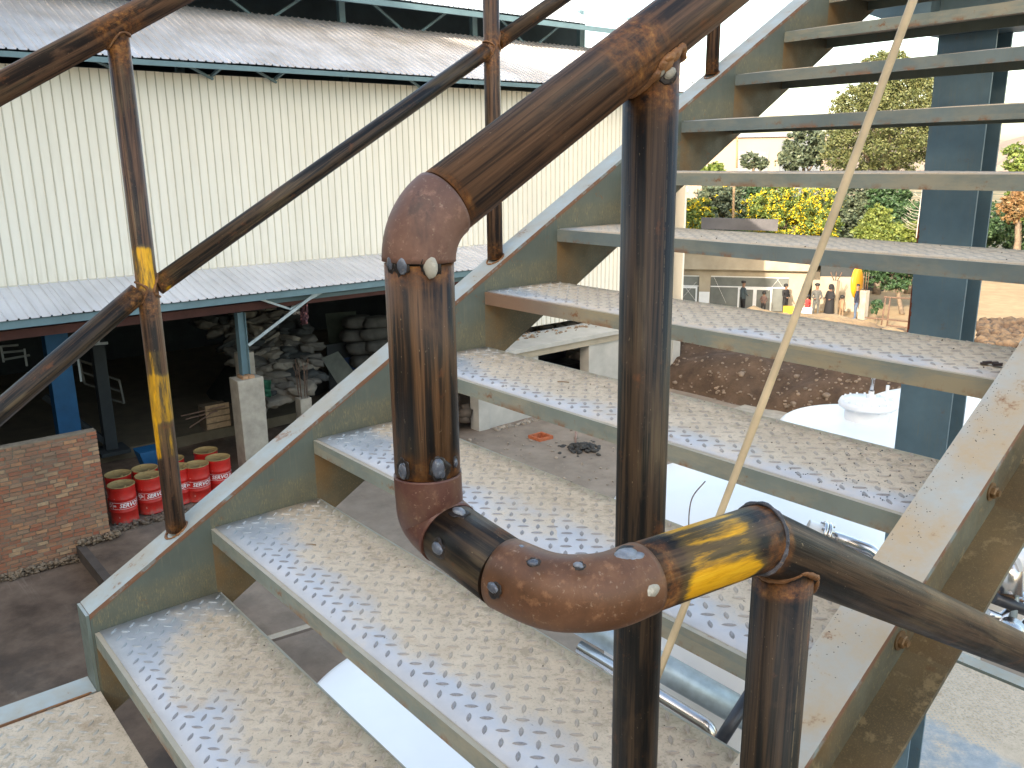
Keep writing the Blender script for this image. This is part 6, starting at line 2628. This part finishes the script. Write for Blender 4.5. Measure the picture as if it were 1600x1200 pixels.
tree(1180, 62, 380, [(1185, 296, 24, 0.6, 0), (1160, 300, 18, 0.6, 0)], 3500, 0.14, 109, M['leaf_dark'], 'dark green shrub behind the big flowering bush', 'shrub', 'shrub')
tree(1330, 60, 400, [(1325, 310, 36, 0.9, 0), (1300, 335, 28, 0.8, 0), (1345, 330, 26, 0.9, 0)], 9000, 0.14, 110, M['leaf_grey'], 'shady grey green bush behind the bamboo stick', 'bush', 'bush')
tree(1400, 58, 400, [(1395, 305, 26, 0.9, 0), (1405, 330, 24, 0.9, 0), (1380, 300, 20, 0.8, 0)], 7000, 0.13, 111, M['leaf_dark'], 'deep green leafy bush at the foot of the tall tree', 'bush', 'bush')
tree(1375, 50, 400, [(1372, 345, 24, 0.8, 0), (1358, 362, 24, 0.5, 0), (1395, 360, 20, 0.6, 0), (1372, 330, 13, 0.8, 0)], 8000, 0.10, 112, M['leaf_yg'], 'sunlit yellow green feathery bush in the middle of the shrubbery', 'bush', 'bush')
tree(1425, 50, 400, [(1425, 362, 24, 0.5, 0), (1450, 350, 18, 0.8, 0), (1412, 358, 12, 0.7, 0)], 6000, 0.10, 113, M['leaf_yg'], 'low yellow green bush just left of the steel column', 'bush', 'bush')
tree(1460, 60, 400, [(1462, 320, 16, 1.2, 0), (1455, 300, 10, 0.8, 0)], 3000, 0.13, 114, M['leaf_orange'], 'orange brown leaved shrub touching the steel column', 'shrub', 'shrub')
tree(1585, 60, 400, [(1582, 325, 20, 1.1, 0), (1598, 310, 16, 0.9, 0)], 3500, 0.13, 115, M['leaf_orange'], 'orange brown leaved tree right of the steel column', name='small_tree')
tree(1590, 66, 400, [(1590, 236, 18, 0.6, 0), (1606, 262, 24, 0.8, 0), (1602, 300, 26, 0.7, 0)], 5000, 0.15, 116, M['leaf_bush'], 'light green shrubbery on the slope at the right edge', 'shrub', 'shrub')
# hedge behind everything (a mass)
hb = []
for k in range(30):
    px = 1000 + k * 23
    hb.append((at(px, 340 + (k % 3) * 14, 67 + (k % 2) * 3), (30 + 7 * (k % 4 == 1)) * 68 / FPX, 0.85))
tag(foliage(hb, 60000, 0.15, 120, M['leaf_dark'], 'hedge_mass'), kind='stuff')
# mid-distance conifer like tree near the people with pale leaning trunks
tree(1408, 44, 505, [(1372, 415, 22, 0.8, 0), (1395, 432, 26, 0.8, 0), (1425, 425, 24, 0.9, 0), (1445, 430, 18, 0.9, 0), (1380, 400, 22, 0.7, 0), (1420, 404, 26, 0.6, 0), (1360, 430, 18, 0.8, 0)],
     14000, 0.085, 121, M['leaf_dark'], 'dark bushy tree with pale leaning stems near the people', tr=0.13, name='yard_tree')
tree(1370, 41, 500, [(1371, 476, 9, 0.8, 0), (1366, 486, 5, 0.8, 0)], 500, 0.07, 122, M['leaf_dark'], 'tiny dark sapling beside the concrete post', name='sapling', tr=0.03)
rt = thing('bare_shrub', at(1437, 345, 49), 'leafless pale twiggy shrub left of the steel column', 'shrub')
m = MB()
A, B = at(1432, 372, 49), at(1441, 296, 49)
m.tube([A, A.lerp(B, .5), B], 0.05, 7, radii=[.06, .045, .02])
rtw = random.Random(8)
for k in range(22):
    f_ = rtw.uniform(0.15, 0.98)
    s_ = rtw.choice((-1, 1))
    p = A.lerp(B, f_)
    ln_ = (1.1 * (1 - f_) + 0.35) * rtw.uniform(0.5, 1.1)
    q = p + Vector((0.64, 0.77, 0)) * s_ * ln_ + Vector((0.5, -0.4, 0)) * rtw.uniform(-0.4, 0.4) + Vector((0, 0, ln_ * rtw.uniform(0.25, 0.8)))
    md = p.lerp(q, 0.5) + Vector((0, 0, -0.06))
    m.tube([p, md, q], 0.012, 5, radii=[.018, .011, .005])
    m.tube([md, md + (q - p) * 0.3 + Vector((0, 0, 0.2))], 0.006, 4)
m.build('trunk', flat('pale_twigs', (0.42, 0.36, 0.32), 0.8), rt)
# poles
for (px, p0, p1, r, lab, dp) in ((1068, 345, 296, 0.05, 'thin rusty lamp pole with a small white globe by the left flowering bush', 52), (1146, 345, 296, 0.08, 'thicker pale wooden pole between the flowering bushes', 53)):
    t = thing('pole', at(px, p0, dp), lab, 'pole')
    m = MB()
    m.tube([at(px - 1, p0 + 12, dp), at(px + 1, p1 - 8, dp)], r, 10)
    m.build('shaft', M['wood'], t)
    if px == 1068:
        m = MB()
        m.blob(at(1072, 299, dp), 0.16, 2)
        m.build('globe', M['white_frame'], t)
# rubble bank right of the column
m = MB()
for k in range(700):
    px, py = rg.uniform(1540, 1640), rg.uniform(438, 478)
    m.blob(at(px, py, 52 + (478 - py) * 0.12), rg.uniform(0.12, 0.42), 1, (1, 1, 0.8), 0.1, rg)
tag(m.build('stone_bank', flat('grey_stones', (0.20, 0.18, 0.16), 0.95, 0, 0.5, 1.5)), kind='stuff')
m = MB()
for k in range(300):
    px, py = rg.uniform(1530, 1640), rg.uniform(502, 540)
    m.blob(at(px, py, 34 - (py - 500) * 0.12), rg.uniform(0.08, 0.3), 1, (1, 1, 0.7), 0.06, rg)
tag(m.build('earth_bank', M['mound']), kind='stuff')

# ------------------------------------------------------------------ distant building
fbd = thing('distant_building', at(1190, 230, 115), 'distant pale pink flat roofed building with two dark openings behind the trees', 'building')
O2 = at(1262, 260, 112)
O2.z = GZ + 2
U2 = Vector((-0.84, -0.54, 0)).normalized()
N2 = Vector((0.54, -0.84, 0))
zt2 = at(1200, 214, 112).z - O2.z
pinkw = flat('pale_pink_wall', (0.30, 0.235, 0.19), 0.9, 0, 0.06, 0.2)


def fb2(u0, u1, d0, d1, z0_, z1_, mat, name):
    c = O2 + U2 * (u0 + u1) / 2 + N2 * (d0 + d1) / 2 + Vector((0, 0, (z0_ + z1_) / 2))
    mb = MB()
    mb.obox(c, U2 * abs(u1 - u0) / 2, N2 * abs(d1 - d0) / 2, Vector((0, 0, abs(z1_ - z0_) / 2)))
    return mb.build(name, mat, fbd)


zo = at(1200, 232, 112).z - O2.z
fb2(-2, 18, -12, 0, -2, zt2, pinkw, 'wall')
fb2(-2.4, 18.4, -12.4, 0.4, zt2 + 0.01, zt2 + 0.5, flat('slate_roof', (0.20, 0.22, 0.28), 0.8), 'roof')
fb2(-1.5, 3.6, 0.01, 0.12, -2, zo + 1.1, flat('bluish_glass', (0.10, 0.12, 0.15), 0.3), 'window')
fb2(5.0, 8.9, 0.01, 0.12, -2, zo - 0.3, flat('grey_door_opening', (0.16, 0.17, 0.19), 0.6), 'door')
m = MB()
m.tube([at(1151, 262, 100), at(1152, 214, 100)], 0.11, 10)
tag(m.build('lamp_pole', M['wood']), 'slim brown pole before the distant pale building', 'pole')
